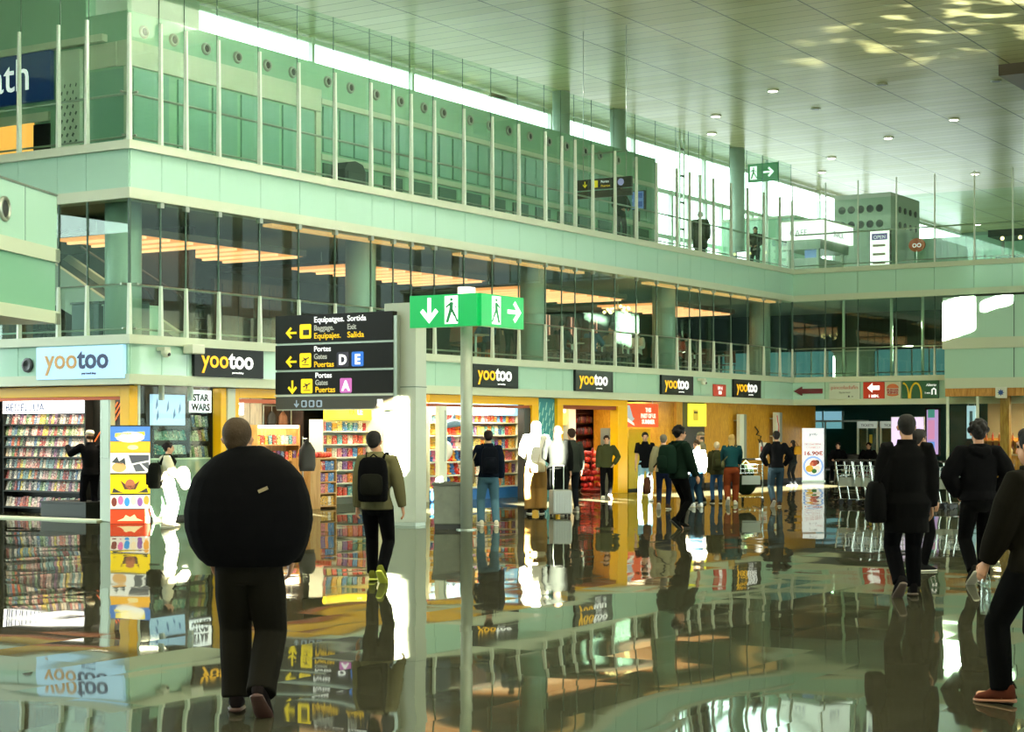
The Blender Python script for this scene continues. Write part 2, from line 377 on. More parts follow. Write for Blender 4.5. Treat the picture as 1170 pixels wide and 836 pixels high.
# ------------------------------------------------------------------ top gallery: green office volume with portholes
WY = 3.0; X0, X1 = 3.0, 26.6
off = MB()
off.box(X0, X1, WY, 7.4, 9.68, 10.5)
off.box(X0, X1, WY+.04, 7.4, 7.05, 9.68)
ob = struct('wall_offices', off, [GREENW], 'green glass office wall along the top gallery', 'wall')
mb = MB(); mb.box(X0-.03, 9.4, WY-.03, WY+.3, 9.35, 9.88); mb.box(9.41, X1, WY-.03, WY+.3, 9.55, 9.68); mb.box(9.41, X1, WY-.03, WY+.3, 8.22, 8.36)
mb.box(X0-.025, X0+.1, WY-.025, WY+.1, 7.05, 9.34)
mb.box(X0-.04, X0+.29, WY+.31, 4.25, 9.36, 9.87); mb.box(9.2, 9.39, WY-.024, WY+.29, 7.05, 9.34)
struct('trim_5', mb, BEIGE, 'pale rails framing the office glazing', 'trim')
mb = MB()
k = 0
for x in [3.3, 4.75, 5.0, 6.25, 6.5, 7.9]:
    pass
edges = [(3.15, 4.2), (4.5, 5.45), (5.6, 6.4), (6.55, 7.85), (8.0, 9.15)]
for a, b in edges: mb.box(a, b, WY-.015, WY+.03, 7.2, 9.3)
x = 9.5
while x < X1-1: mb.box(x, x+.55, WY-.015, WY+.03, 8.42, 9.5); mb.box(x+.65, x+1.15, WY-.015, WY+.03, 8.42, 9.5); x += 1.22
struct('window_1', mb, GREENN, 'blue green office glazing set in the green wall', 'window')
mb = MB(); x = 9.5
while x < X1-1: mb.box(x, x+.78, WY-.02, WY+.03, 7.1, 8.15); x += 1.22
struct('window_2', mb, mat('grey_low_panels', '#5c7a6a', .15), 'dark low panels under the office glazing', 'window')
# portholes: round nozzles
g0 = None
for i, x in enumerate([3.45, 4.35, 5.37, 6.41, 7.43, 8.34, 9.66, 10.55, 11.59, 12.63, 13.67, 14.55, 15.84, 16.8, 17.79, 18.9, 19.95, 20.95, 22.05, 22.96, 24.1, 25.2]):
    if g0 is None:
        g0 = thing('air_nozzle', 'round dark air nozzle set in the green office wall', 'vent', (x, WY, 10.12))
        a = MB(); nn = 20
        a.loft([[(.125*math.cos(2*PI*q/nn), -y, .125*math.sin(2*PI*q/nn)) for q in range(nn)] if r is None else [(r*math.cos(2*PI*q/nn), -y, r*math.sin(2*PI*q/nn)) for q in range(nn)] for r, y in ((.14, 0), (.14, .02), (.115, .06), (.085, .05), (.08, .02))], cap=False)
        a.build('ring', STEEL, g0, smooth=True)
        MB().loft([[(.083*math.cos(2*PI*q/nn), -y, .083*math.sin(2*PI*q/nn)) for q in range(nn)] for y in (.01, .03)]).build('bore', BLACK, g0)
    else: dup(g0, (x, WY, 10.12), 0, None)
for o in [q for q in bpy.data.objects if q.name.startswith('air_nozzle')]: o['group'] = 'air nozzles along the green office wall'
# upper left wing: shop with a big blue sign
mb = MB(); mb.box(X0+.02, X0+.3, 4.25, 12, 10.12, 11.6); mb.box(X0-.1, X0+.3, 4.2, 12, 9.98, 10.12)
struct('wall_leftwing', mb, [GREENW], 'green glass band over the upper left shop', 'wall')
struct('trim_6', MB().box(X0-.16, X0+.2, 3.6, 12, 9.9, 10.05), BEIGE, 'pale ledge over the upper left shop', 'trim')
struct('wall_leftshop', MB().box(X0+.1, X0+.3, 4.2, 12, 7.05, 9.98), mat('pale_wall', '#a9b89c', .5), 'pale wall of the upper left shop', 'wall')
mb = MB(); mb.box(X0-.02, X0+.1, 3.1, 4.2, 7.2, 9.3); struct('window_3', mb, GREENN, 'green glazing at the office corner', 'window')
sg = thing('shop_sign', 'large navy shop sign with white letters up on the left', 'sign', (X0-.05, 6.35, 9.4), -PI/2)
MB().box(-1.3, 1.15, -.06, .06, -.55, .53).build('board', mat('navy_sign', '#0d2a55', .4, emit=.35), sg, bevel=.01)
text('lettering', 'bath', 1.0, sg, TXTW, .55, -.065, -.28, 'RIGHT', .004)
og = thing('lit_shop_window', 'orange lit shop window under the navy sign', 'window', (X0, 6.3, 7.75), -PI/2)
MB().box(-1.3, .5, -.03, .03, -.7, .65).build('pane', mat('orange_glow', '#e8a24a', .5, emit=1.1), og)
MB().box(-1.35, 1.0, -.06, .05, .65, .85).build('lintel', BEIGE, og)
MB().box(.5, 1.0, -.03, .05, -.7, .6).build('doorway', BLACK, og)
ps = thing('patterned_screen', 'pale screen with small dark leaf shapes beside the navy sign', 'screen', (X0-.1, 4.62, 7.06), -PI/2)
MB().box(-.35, .35, -.05, .05, 0, 2.75).build('panel', mat('pale_screen', '#d4e2cc', .4), ps)
mb = MB()
for r in range(13):
    for c in range(4):
        cx = -.26+c*.17+(r % 2)*.08; cz = .2+r*.15; w = .055*(1-.05*r)
        if cx < .3: mb.prism([(cx-w, cz-.02), (cx, cz-.05), (cx+w, cz+.02), (cx, cz+.045)], -.056, -.045)
mb.build('leaf_motif', mat('motif_green', '#3c5a48', .5), ps)

# ------------------------------------------------------------------ columns
for i in range(4):
    cx = .85 + 7.5*i
    struct('column_%d' % (i+1), MB().lathe([(.35, 3.45), (.35, 6.1)], (cx, 1.0, 0), 28), COLM, 'round pale column in the first gallery, number %d from the corner' % (i+1), 'column', smooth=False)
struct('column_5', MB().lathe([(.35, 3.45), (.35, 6.1)], (30.3, 1.0, 0), 28), COLM, 'round pale column in the first gallery by the inner corner', 'column')
for i, x in enumerate((27.4, 31.4, 41.4)):
    struct('column_%d' % (i+6), MB().lathe([(.3, 7.05), (.3, CEIL)], (x, 7.0, 0), 24), COLM, 'tall round column rising to the ceiling, number %d' % (i+1), 'column')
for o in bpy.data.objects:
    if o.name.startswith('column_'): o.data.shade_smooth(); o['kind'] = 'structure'

# ------------------------------------------------------------------ north window wall (open to the sky), roof edge
def mullion_wall(name, x0, x1, y, z0, z1, xs, zs, w, m, lb):
    mb = MB()
    for x in xs: mb.box(x-w/2, x+w/2, y-.08, y+.08, z0, z1)
    for z in zs: mb.box(x0, x1, y-.06, y+.06, z-w/2, z+w/2)
    return struct(name, mb, m, lb, 'window frame')
xs = [27 + 1.55*i for i in range(32)]
mullion_wall('window_4', 26, 77, 9, 7.05, 11.4, xs, (7.2, 9.5, 11.3), .16, FIN, 'tall window wall with pale mullions behind the top gallery')
mullion_wall('window_14', 26, 77, 9, 11.3, CEIL, [30, 36.2, 42.4, 48.6, 54.8, 61], (13.1,), .14, FIN, 'clear upper lights of the tall window wall')
mullion_wall('window_5', 0, 27, 9, 9.5, CEIL, [11.5, 16.5, 21.5], (10.2, 13.1), .12, FIN, 'long strip window over the offices')
struct('wall_north', MB().box(-10, 11.5, 8.8, 9.2, 7.05, CEIL), mat('pale_clerestory_wall', '#c4d6c4', .3), 'pale wall beside the strip window', 'wall')
struct('wall_north_low', MB().box(-10, 27, 8.8, 9.2, 7.05, 10.2), WHITE, 'pale wall under the strip window', 'wall')
mb = MB(); mb.box(76, 76.3, -31, 9, 3, 8.6); mb.box(76, 76.3, -31, 9, 10.6, CEIL)
for y in (-26, -18, -10, -2, 6): mb.box(76, 76.3, y, y+1.2, 8.6, 10.6)
struct('wall_east', mb, mat('east_wall', '#7f9a88', .4), 'grey green end wall far off on the right', 'wall')
# ladder mast by the window
mb = MB(); a = onY(905, 165, 8.2).x
ms = thing('lattice_mast', 'thin dark lattice mast in front of the tall windows', 'mast', (38.4, 8.0, 7.05))
for s in (-.18, .18): MB().box(s-.03, s+.03, -.03, .03, 0, CEIL-7.05).build('upright', FIN, ms)
for k in range(6): MB().box(-.18, .18, -.025, .025, .5+k*1.05, .58+k*1.05).build('rung', DARK, ms)

# ------------------------------------------------------------------ balustrades
def balustrade(name, lb, line, z0, zp, zr, pane_top, pts, inset=.06, rail_z=None, finw=.062, find=.09):
    """line(t, off) -> x, y along a front; fins at pts, one pane between each two"""
    t = thing(name, lb, 'balustrade', (*line(pts[0], 0), z0))
    o = Vector(t.location)
    def L(p, off, z): q = line(p, off); return Vector((q[0], q[1], z)) - o
    u = (L(1, 0, 0)-L(0, 0, 0)).normalized(); w = (L(0, 1, 0)-L(0, 0, 0)).normalized()
    H = zp-z0
    proto = MB(); hw = finw/2
    proto.loft([[(-hw, -find*.5, 0), (hw, -find*.5, 0), (hw, find*.5, 0), (-hw, find*.5, 0)], [(-hw*.75, -find*.3, H), (hw*.75, -find*.3, H), (hw*.75, find*.3, H), (-hw*.75, find*.3, H)]])
    yaw = math.atan2(u.y, u.x)
    first = None
    for p in pts:
        if first is None: first = proto.build('fin_post', FIN, t); f = first
        else: f = first.copy(); C.objects.link(f)
        f.location = L(p, inset-.012-find*.5, z0); f.rotation_euler.z = yaw
    for p, q in zip(pts, pts[1:]):
        a, b = min(p, q), max(p, q)
        m = MB(); c = (L(a, inset, 0)+L(b, inset, 0))/2; c.z = (pane_top-z0)/2
        m.obox(c, u, w, (0, 0, 1), abs(b-a)/2-.008, .006, (pane_top-z0)/2).build('glass_pane', RAILG if pane_top < 8 and z0 < 4 and pane_top < 5 else CLEAR, t)
        jc = L(b, inset-.01, 0); jc.z = (pane_top-z0)/2
        j = MB(); j.obox(jc, u, w, (0, 0, 1), .006, .006, (pane_top-z0)/2).build('joint_seal', mat('joint_seal', '#3f5a4c', .4), t)
    if rail_z:
        m = MB(); m.tube([L(pts[0], inset+.16, rail_z), L(pts[-1], inset+.16, rail_z)], .025, 8); m.build('handrail', STEEL, t)
        m = MB(); m.tube([L(pts[0], inset+.12, z0+.12), L(pts[-1], inset+.12, z0+.12)], .02, 8); m.build('foot_rail', STEEL, t)
    return t
front = lambda t, o: (t, o)
left = lambda t, o: (o, t)
right = lambda t, o: (30.7+o, t)
balustrade('gallery_balustrade', 'tall glass balustrade with pale fins along the top gallery', front, 7.09, 9.4, 0, 10.6, XS, rail_z=8.02)
balustrade('gallery_balustrade', 'tall glass balustrade with pale fins at the upper left wing', left, 7.09, 9.45, 0, 10.6, YL[:6], rail_z=8.02)
balustrade('gallery_balustrade', 'tall glass balustrade with thin fins on the top gallery to the right', right, 7.09, 9.9, 0, 9.3, YR, rail_z=8.25, finw=.045, find=.06)
balustrade('gallery_balustrade', 'low glass balustrade with pale fins along the first gallery', front, 3.5, 4.45, 0, 4.43, XS, rail_z=4.45)
balustrade('gallery_balustrade', 'low glass balustrade with pale fins on the first gallery at the left wing', left, 3.5, 4.45, 0, 4.43, YL[:6], rail_z=4.45)
balustrade('gallery_balustrade', 'low glass balustrade with pale fins on the first gallery to the right', right, 3.5, 4.45, 0, 4.43, YR[:6], rail_z=4.45)
# full height glazing of the first gallery above the rail
gz = MB()
for a, b in zip(XS, XS[1:]): gz.box(a+.01, b-.01, .02, .03, 4.46, 6.02)
for a, b in zip(YL, YL[1:]): gz.box(.02, .03, a+.01, b-.01, 4.46, 6.02)
for b, a in zip(YR[:6], YR[1:6]): gz.box(30.72, 30.73, a+.01, b-.01, 4.46, 6.02)
struct('window_6', gz, CLEAR, 'clear glass front of the first gallery above its rail', 'window')
gz = MB()
for x in XS: gz.box(x-.012, x+.012, .0, .03, 4.46, 6.02)
for y in YL: gz.box(0, .03, y-.012, y+.012, 4.46, 6.02)
for y in YR[:6]: gz.box(30.7, 30.73, y-.012, y+.012, 4.46, 6.02)
struct('trim_7', gz, mat('joint_seal', '#3f5a4c'), 'thin dark joints of the first gallery glass', 'trim')
mb = MB()
for x in XS[1:-1]: mb.box(x-.05, x+.05, -.04, .05, 5.92, 6.04)
struct('trim_8', mb, STEEL, 'steel clips holding the first gallery glass', 'trim')

# ------------------------------------------------------------------ the rest of the shell, out of the frame: south front, with a canopy and slots added to shape the sun
south = MB()
SY = -31.0
struct('sun_block_canopy', MB().box(-90, 130, -64, SY, 7.2, 7.5), WHITE, 'unseen canopy added to keep the sun off the south windows', 'roof')  # added out of view to block the sun below the slots
slits = []  # added slots, each cut where a wanted sun patch needs it
def slit(x0, x1, g0, g1, y=None, z=0.):
    """opening in the high south wall that lets the sun reach floor points (x0..x1, g0..g1)"""
    tz = math.tan(SUN_EL)/math.cos(SUN_AZ); tx = math.tan(SUN_AZ)
    gm = (g0+g1)/2
    slits.append((x0-(gm-SY)*tx, x1-(gm-SY)*tx, (g0-SY)*tz+z, (g1-SY)*tz+z))
def slitp(y, x0, x1, z0, z1):
    """opening that lets the sun cover x0..x1, z0..z1 in the upright plane at y"""
    tz = math.tan(SUN_EL)/math.cos(SUN_AZ); tx = math.tan(SUN_AZ); d = y-SY
    slits.append((x0-d*tx, x1-d*tx, z0+d*tz, z1+d*tz))
for a, b in ((6.5, 8.7), (10.5, 12.4), (13.7, 15.3), (17.3, 29)): slit(a, b, -2.9, -1.2)
slitp(-1.4, -.52, -.05, .1, .88)
slitp(-4.64, 1.75, 2.16, .95, 2.25)
slitp(-4.36, 6.9, 7.45, .78, 1.8)
slitp(-5.0, 7.05, 7.35, 1.5, 1.8)
slitp(-5.7, 29.62, 30.4, 4.7, 5.78)
slitp(-7.1, 29.7, 30.25, 5.55, 5.82)
zc = sorted({7.5, CEIL+2, *[round(s[i], 4) for s in slits for i in (2, 3)]}); xc = sorted({-90, 130, *[round(s[i], 4) for s in slits for i in (0, 1)]})
zc = [z for z in zc if 7.5 <= z <= CEIL+2]
for a, b in zip(xc, xc[1:]):
    for c, d in zip(zc, zc[1:]):
        mx, mz = (a+b)/2, (c+d)/2
        if not any(q[0] < mx < q[1] and q[2] < mz < q[3] for q in slits): south.quad([(a, SY, c), (b, SY, c), (b, SY, d), (a, SY, d)])
struct('wall_west', MB().box(-50, -49.8, -31, 60, 0, CEIL), mat('west_wall', '#5f6f60', .5), 'grey wall far behind to the west', 'wall')
struct('window_15', south, frosted('frosted_south_glazing', (.0022, .0028, .0033)), 'high frosted glazing of the south front with slots added for sun patches', 'window')
mb = MB()
for i in range(60): mb.box(-88+i*3.6, -87.2+i*3.6, SY+.02, SY+.12, 7.5, CEIL)
for z in (7.5, 9.2, 12.4): mb.box(-88, 128, SY+.02, SY+.14, z, z+.35)
mb.bm.free()
mb = MB()
for i in range(60):
    a, b = -88+i*3.6, -87.4+i*3.6
    for c, d in zip(zc, zc[1:]):
        if not any(q[0] < b and a < q[1] and q[2] < (c+d)/2 < q[3] for q in slits): mb.box(a, b, SY+.02, SY+.12, c, d)
struct('trim_18', mb, WHITE, 'mullions of the high south glazing', 'trim')
mb = MB()
for i in range(44): mb.box(-60+i*3, -59.75+i*3, SY-.15, SY+.15, 0, 7.2)
for z in (.05, 2.4, 4.8, 7.15): mb.box(-60, 75, SY-.1, SY+.1, z-.1, z+.1)
struct('window_7', mb, FIN, 'window wall on the south side', 'window frame')
# ================================================================== SHOPS ON THE GROUND FLOOR
BOOKCOLS = ['#c9b59a', '#d8cfc0', '#a8473e', '#6f8f5a', '#e2c24a', '#5f7fa8', '#e8d9c8', '#8a5a7a', '#d99a8a', '#3f3a38', '#b9c99a', '#cf6a4a', '#e6b8b0', '#7a9a9a']
GM = goods_mat('magazine_covers', BOOKCOLS)
GB = goods_mat('box_prints', ['#d8452f', '#e8b23a', '#f0e6d8', '#3f7fc0', '#e07a8a', '#7a4a9a', '#f08a2a', '#c02a3a', '#e8d070', '#58a0a8'])
GT = goods_mat('teal_book_covers', ['#4f9a94', '#8ac0b0', '#cfe0d0', '#2f7a7a', '#a8c8b0', '#7fb0b8'])
GP = goods_mat('plush_fabric', ['#d8a03a', '#c87a2a', '#e8c860', '#c83a2a', '#f0e0d0', '#3f6fb0', '#e07a9a', '#e0a040'], rough=.9, pattern=False)
GR = goods_mat('red_packs', ['#b8201a', '#d83a2a', '#8a1410', '#e85a3a', '#c02818'], pattern=False)
GW = goods_mat('bottle_glass', ['#5a1410', '#7a2a14', '#3a1a10', '#8a4a1a', '#a8321a'], rough=.15, pattern=False)
def proto_mag(w=.075, h=.2, m=None): return lambda n: MB().loft([[(-w/2, -.006, 0), (w/2, -.006, 0), (w/2, .006, 0), (-w/2, .006, 0)], [(-w/2, .034, h), (w/2, .034, h), (w/2, .046, h), (-w/2, .046, h)]]).build(n, m or GM)
def proto_box(w, d, h, m=None): return lambda n: MB().box(-w/2, w/2, 0, d, 0, h).build(n, m or GB, bevel=.006)
def proto_bottle(h, m=None): return lambda n: MB().lathe([(.034, 0), (.036, .02), (.036, h*.6), (.014, h*.78), (.013, h), (.0, h)], (0, .05, 0), 10).build(n, m or GW, smooth=True)
def proto_plush(s, m=None):
    def f(n):
        b = MB(); b.ell((0, .1*s, .16*s), (.13*s, .11*s, .16*s)); b.ell((0, .09*s, .40*s), (.12*s, .11*s, .115*s))
        for x in (-1, 1):
            b.ell((x*.085*s, .1*s, .51*s), (.04*s, .03*s, .045*s), 8, 6); b.ell((x*.15*s, .06*s, .2*s), (.045*s, .05*s, .09*s), 8, 6); b.ell((x*.08*s, 0, .06*s), (.055*s, .09*s, .055*s), 8, 6)
        b.ell((0, -.02*s, .37*s), (.05*s, .045*s, .04*s), 8, 6)
        return b.build(n, m or GP, smooth=True)
    return f
PROTO = {}
def goods(kind, name, mk, pts, yaw, label, cat, group, tilt=0.03):
    """one object per article; all of a kind share their mesh"""
    for p in pts:
        if kind not in PROTO: o = PROTO[kind] = mk(name)
        else: o = PROTO[kind].copy(); C.objects.link(o); o.name = name
        o.location = p; o.rotation_euler = (0, 0, yaw + random.uniform(-tilt, tilt)); k = random.uniform(.88, 1.08); o.scale = (random.uniform(.9, 1.08), 1, k)
        tag(o, label, cat, group)
def shelf_unit(name, label, w, d, h, zs, loc, yaw, m, cat='shelf', side=.03, back=None, sidem=None, group=None):
    """local x along the front, front at y = 0, depth towards +y"""
    t = thing(name, label, cat, loc, yaw, group)
    for s in (-1, 1): MB().box(s*w/2-(side if s > 0 else 0), s*w/2+(side if s < 0 else 0), 0, d, 0, h).build('side_panel', sidem or m, t)
    MB().box(-w/2+side, w/2-side, d-.02, d, 0, h).build('back_panel', back or m, t)
    for z in zs: MB().box(-w/2+side, w/2-side, 0, d-.02, z-.015, z+.015).build('shelf_board', m, t)
    return t
def row(loc, yaw, x0, x1, n, y, z):
    c, s = math.cos(yaw), math.sin(yaw)
    r = []
    for i in range(n):
        x = x0 + (x1-x0)*(i+.5)/n + random.uniform(-.006, .006)
        r.append((loc[0]+c*x-s*y, loc[1]+s*x+c*y, loc[2]+z))
    return r
SHOPL = 0
def shop_light(loc, sx, sy, energy, label, col=(1, .86, .62)):
    t = thing('ceiling_light', label, 'light', loc)
    MB().box(-sx/2, sx/2, -sy/2, sy/2, -.02, .02).build('diffuser', mat('lamp_diffuser', '#fff2d8', .5, emit=4), t)
    MB().box(-sx/2-.03, sx/2+.03, -sy/2-.03, sy/2+.03, .0, .05).build('housing', WHITE, t)
    l = bpy.data.lights.new('shop_lamp', 'AREA'); l.shape = 'RECTANGLE'; l.size = sx; l.size_y = sy; l.energy = energy; l.color = col
    o = bpy.data.objects.new('lamp', l); C.objects.link(o); o.parent = t; o.location = (0, 0, -.03)
EN = 42
for i, (x, y, sx, sy, e, w) in enumerate(((1.3, 4.3, .5, 3.4, .5, 'in the left book shop'), (1.6, 1.6, 1.6, .5, .6, 'behind the corner shop window'), (6.0, 1.9, 3.6, .4, 1.0, 'in the shop behind the direction sign'), (9.2, 1.1, 1.8, .3, .6, 'over the white goods rack'),
                          (12.4, .62, 4, .25, 1.15, 'in the toy shop'), (18.2, 1.6, 2.6, .5, .6, 'in the bottle shop'), (21.3, 1.6, 3, .5, .6, 'in the glass fronted shop'))):
    shop_light((x, y, 2.7), sx, sy, EN*e*3, 'flat ceiling light ' + w)

# --- left book shop (front on x = 0)
def yframe(name, lb, mb): return tag(mb.build(name, YELLOW, None, bevel=.008), lb, 'door frame')
t = thing('shop_portal', 'yellow portal frame of the left book shop', 'door frame', (.2, .2, 0))
MB().box(0, .2, .24, 7, 2.36, 2.56).build('lintel', YELLOW, t, bevel=.01)
MB().box(0, .22, .0, .24, 0, 2.56).build('post', YELLOW, t, bevel=.01)
MB().box(.02, .1, .24, 7, 2.3, 2.36).build('copper_trim', mat('copper', '#9a4a2a', .3, .6), t)
struct('wall_partition_corner', MB().box(2.5, 3.2, 2.55, 2.7, 0, 3.0), DARK, 'dark partition of the left shop', 'wall')
struct('wall_leftshop_back', MB().box(3.2, 3.3, 0.4, 9, 0, 3.0), DARK, 'dark back of the left shop', 'wall')
loc = (2.0, 4.44, 0); yw = -PI/2
rz = [.13, .47, .71, .94, 1.18, 1.40, 1.62, 1.86]
R = shelf_unit('magazine_rack', 'tall black magazine rack filling the left shop', 2.45, .4, 2.42, [z-.02 for z in rz], loc, yw, DARK)
bn = MB().box(-1.2, 1.2, -.02, .02, 2.08, 2.40).build('header_panel', mat('lit_header', '#f2f4fa', .4, emit=1.6), R)
text('lettering', 'BEDELLUA', .23, R, TXTB, -1.12, -.023, 2.13, 'LEFT', .002, sx=1.1)
for i, z in enumerate(rz):
    goods('mag', 'magazine', proto_mag(), row(loc, yw, -1.19, 1.19, 28, .05, z), yw, 'small magazine on the %s shelf of the left shop rack' % ('lowest second third fourth fifth sixth seventh top'.split()[i]), 'magazine', 'magazines on shelf %d of the left rack' % (i+1))
struct('trim_9', MB().box(.1, .5, .95, 7, -.0, .03), BEIGE, 'pale threshold of the left shop', 'trim')
t = thing('sliding_door', 'pale metal sliding door stack at the left shop entrance', 'door', (.3, .86, 0))
MB().box(-.06, .06, -.14, .14, 0, 2.36).build('stile', FIN, t, bevel=.01)
MB().box(-.065, -.055, -.10, .10, 1.2, 2.3).build('inset_panel', STEEL, t)
t = thing('neon_bars', 'slanted orange neon bars on a dark board behind the rack', 'lamp', (2.2, 2.85, 0), -PI/2)
MB().box(-.4, .5, .02, .06, 0, 2.5).build('backing_board', DARK, t)
for k in range(3): MB().cyl((-.3+.2*k, 0, 1.5+.1*k), (.35+.1*k, 0, 2.3), .012, 6).build('bar', mat('neon_orange', '#d8602a', .4, emit=1.2), t)
t = thing('display_plinth', 'low dark plinth on the floor of the left shop', 'plinth', (.9, 2.2, 0), -PI/2)
MB().box(-.9, .35, -.2, .6, 0, .3).build('box', mat('plinth_dark', '#1c211e', .3), t, bevel=.01)
MB().box(-.92, .37, -.22, .62, .3, .33).build('top', DARK, t)
# poster tower at the corner
pt = thing('poster_stand', 'tall poster tower with comic panels at the shop corner', 'poster stand', (.02, .0, 0), math.atan2(FW.y, FW.x)-PI/2+.12)
def pcol(h, e=.75): return mat('poster_'+h.strip('#'), h, .5, emit=e)
W2 = .36
MB().box(-W2, W2, .02, .16, 0, 1.82).build('cabinet', DARK, pt, bevel=.01)
for z0, z1, h, nm in ((1.52, 1.80, '#4a7ac0', 'blue_panel'), (1.31, 1.52, '#f0b030', 'orange_panel'), (.93, 1.31, '#e6e4da', 'comic_panel'), (.55, .91, '#f2cf10', 'yellow_panel'), (.27, .53, '#e6dccb', 'cartoon_panel'), (.0, .26, '#d8431c', 'red_panel')):
    MB().box(-W2, W2, -.0, .02, z0+.004, z1-.004).build(nm, pcol(h), pt)
def art(poly, h, nm='print_shape'): MB().prism(poly, -.006, 0).build(nm, pcol(h), pt)
def blob(cx, cz, rx, rz, n=18, ph=0): return [(cx+rx*math.cos(2*PI*k/n+ph), cz+rz*math.sin(2*PI*k/n+ph)) for k in range(n)]
art(blob(.0, 1.60, .26, .10), '#f0f0ea'); art([(-.28, 1.60), (.27, 1.63), (.26, 1.70), (-.27, 1.67)], '#f0d840')
art(blob(.05, 1.41, .1, .045), '#f5e0a0')
art([(-.03, 1.27), (.34, 1.27), (.34, 1.17), (.03, 1.11)], '#4a4c50'); art([(.05, 1.08), (.17, 1.11), (.28, .97), (.1, .96)], '#55585a'); art([(.2, 1.11), (.34, 1.14), (.34, .99)], '#55585a')
art(blob(-.2, 1.04, .13, .09), '#d8a868'); art([(-.34, 1.13), (-.24, 1.24), (-.2, 1.15), (-.1, 1.22), (-.08, 1.08), (-.2, 1.11)], '#3f4446')
art(blob(0, .72, .09, .1), '#b06a4a'); art([(-.18, .80), (-.05, .70), (.05, .70), (.18, .80), (.1, .63), (-.1, .63)], '#5a4030')
art([(-.33, .57), (-.3, .66), (-.2, .60), (-.12, .57)], '#3a3a34'); art([(.33, .57), (.3, .66), (.2, .60), (.12, .57)], '#3a3a34')
for i, h in enumerate(('#7a3a30', '#d86a9a', '#3f8fd0', '#f0d8b0', '#8a5a9a', '#e8a040')): art(blob(-.29+.117*i, .40+(i % 2)*.03, .05, .085), h)
art([(-.24, .05), (-.12, .10), (-.08, .16), (0, .12), (.08, .17), (.12, .10), (.24, .05)], '#f5d8a0')
# --- corner shop window on the main front
gz = MB(); gz.box(.45, 2.62, .28, .30, .05, 2.56)
tag(gz.build('window_8', SHOPG), 'clear glass of the corner shop window', 'window', None, 'structure')
mb = MB()
for x in (.5, 1.15, 1.95): mb.box(x-.03, x+.03, .24, .34, 2.3 if x > .6 else 0, 2.58)
struct('trim_10', mb, FIN, 'pale mullions of the corner shop window', 'trim')
tv = thing('display_screen', 'pale blue lit advert screen in the corner shop window', 'screen', (1.42, .42, 2.12))
MB().box(-.5, .5, -.03, .05, -.31, .31).build('bezel', BLACK, tv, bevel=.008)
MB().box(-.485, .485, -.034, -.02, -.295, .295).build('panel', mat('screen_blue', '#a9c6e8', .3, emit=.85), tv)
mb = MB()
for q in ((-.3, .1), (-.28, -.12), (.0, .05), (.18, -.08), (.33, .02)): mb.prism([(q[0]-.03, q[1]-.1), (q[0]+.03, q[1]-.02), (q[0]+.02, q[1]+.13), (q[0]-.02, q[1]+.02)], -.038, -.033)
mb.build('picture_marks', mat('screen_marks', '#5a7aa8', .3, emit=.5), tv)
loc = (1.72, .55, 0)
t = shelf_unit('window_shelf', 'dark shelf with teal books under the blue screen', 1.05, .3, 1.76, [.9, 1.24, 1.52], loc, 0, DARK)
for z, k in ((1.255, 'lower'), (1.535, 'upper')): goods('teal', 'book', proto_mag(.13, .19, GT), row(loc, 0, -.48, .48, 7, .03, z), 0, 'teal book on the %s shelf below the blue screen' % k, 'book', 'teal books on the %s window shelf' % k)
t = thing('frosted_counter', 'low frosted glass counter front in the corner shop window', 'counter', (1.6, .36, 0))
MB().box(-.95, 1.0, 0, .03, .08, 1.16).build('glass_front', mat('frosted_green', '#93a89c', .25), t); MB().box(-.95, 1.0, -.01, .1, 0, .08).build('kick_plate', DARK, t); MB().box(-.95, 1., -.01, .12, 1.16, 1.19).build('top_rail', FIN, t)
loc = (2.45, .5, 0)
t = shelf_unit('book_shelf', 'narrow dark book shelf with white header in the corner shop', .62, .3, 2.5, [1.18, 1.5, 1.78], loc, 0, DARK)
MB().box(-.31, .31, -.02, .01, 2.08, 2.52).build('header_panel', mat('lit_header', '#f2f4fa'), t)
text('lettering', 'STAR', .19, t, TXTK, 0, -.022, 2.31, bold=.008); text('lettering', 'WARS', .19, t, TXTK, 0, -.022, 2.12, bold=.008)
for z, k in ((1.195, 'lowest'), (1.515, 'middle'), (1.795, 'top')): goods('mag2', 'book', proto_mag(.09, .22), row(loc, 0, -.29, .29, 6, .03, z), 0, 'book on the %s shelf of the narrow shelf with white header' % k, 'book', 'books on the %s narrow shelf' % k)
t = thing('shop_portal', 'yellow and white portal frame of the shop behind the direction sign', 'door frame', (2.62, .1, 0))
MB().box(0, .16, 0, .22, 0, 2.56).build('yellow_post', YELLOW, t, bevel=.008); MB().box(.17, .40, -.03, .2, 0, 2.56).build('white_post', WHITE, t, bevel=.008); MB().box(.41, .54, 0, .22, 0, 2.56).build('yellow_post', YELLOW, t, bevel=.008)
MB().box(.54, 6.5, 0, .2, 2.38, 2.57).build('lintel', YELLOW, t, bevel=.008); MB().box(.54, 6.5, .05, .2, 2.28, 2.36).build('copper_trim', mat('copper', '#9a4a2a', .3, .6), t)
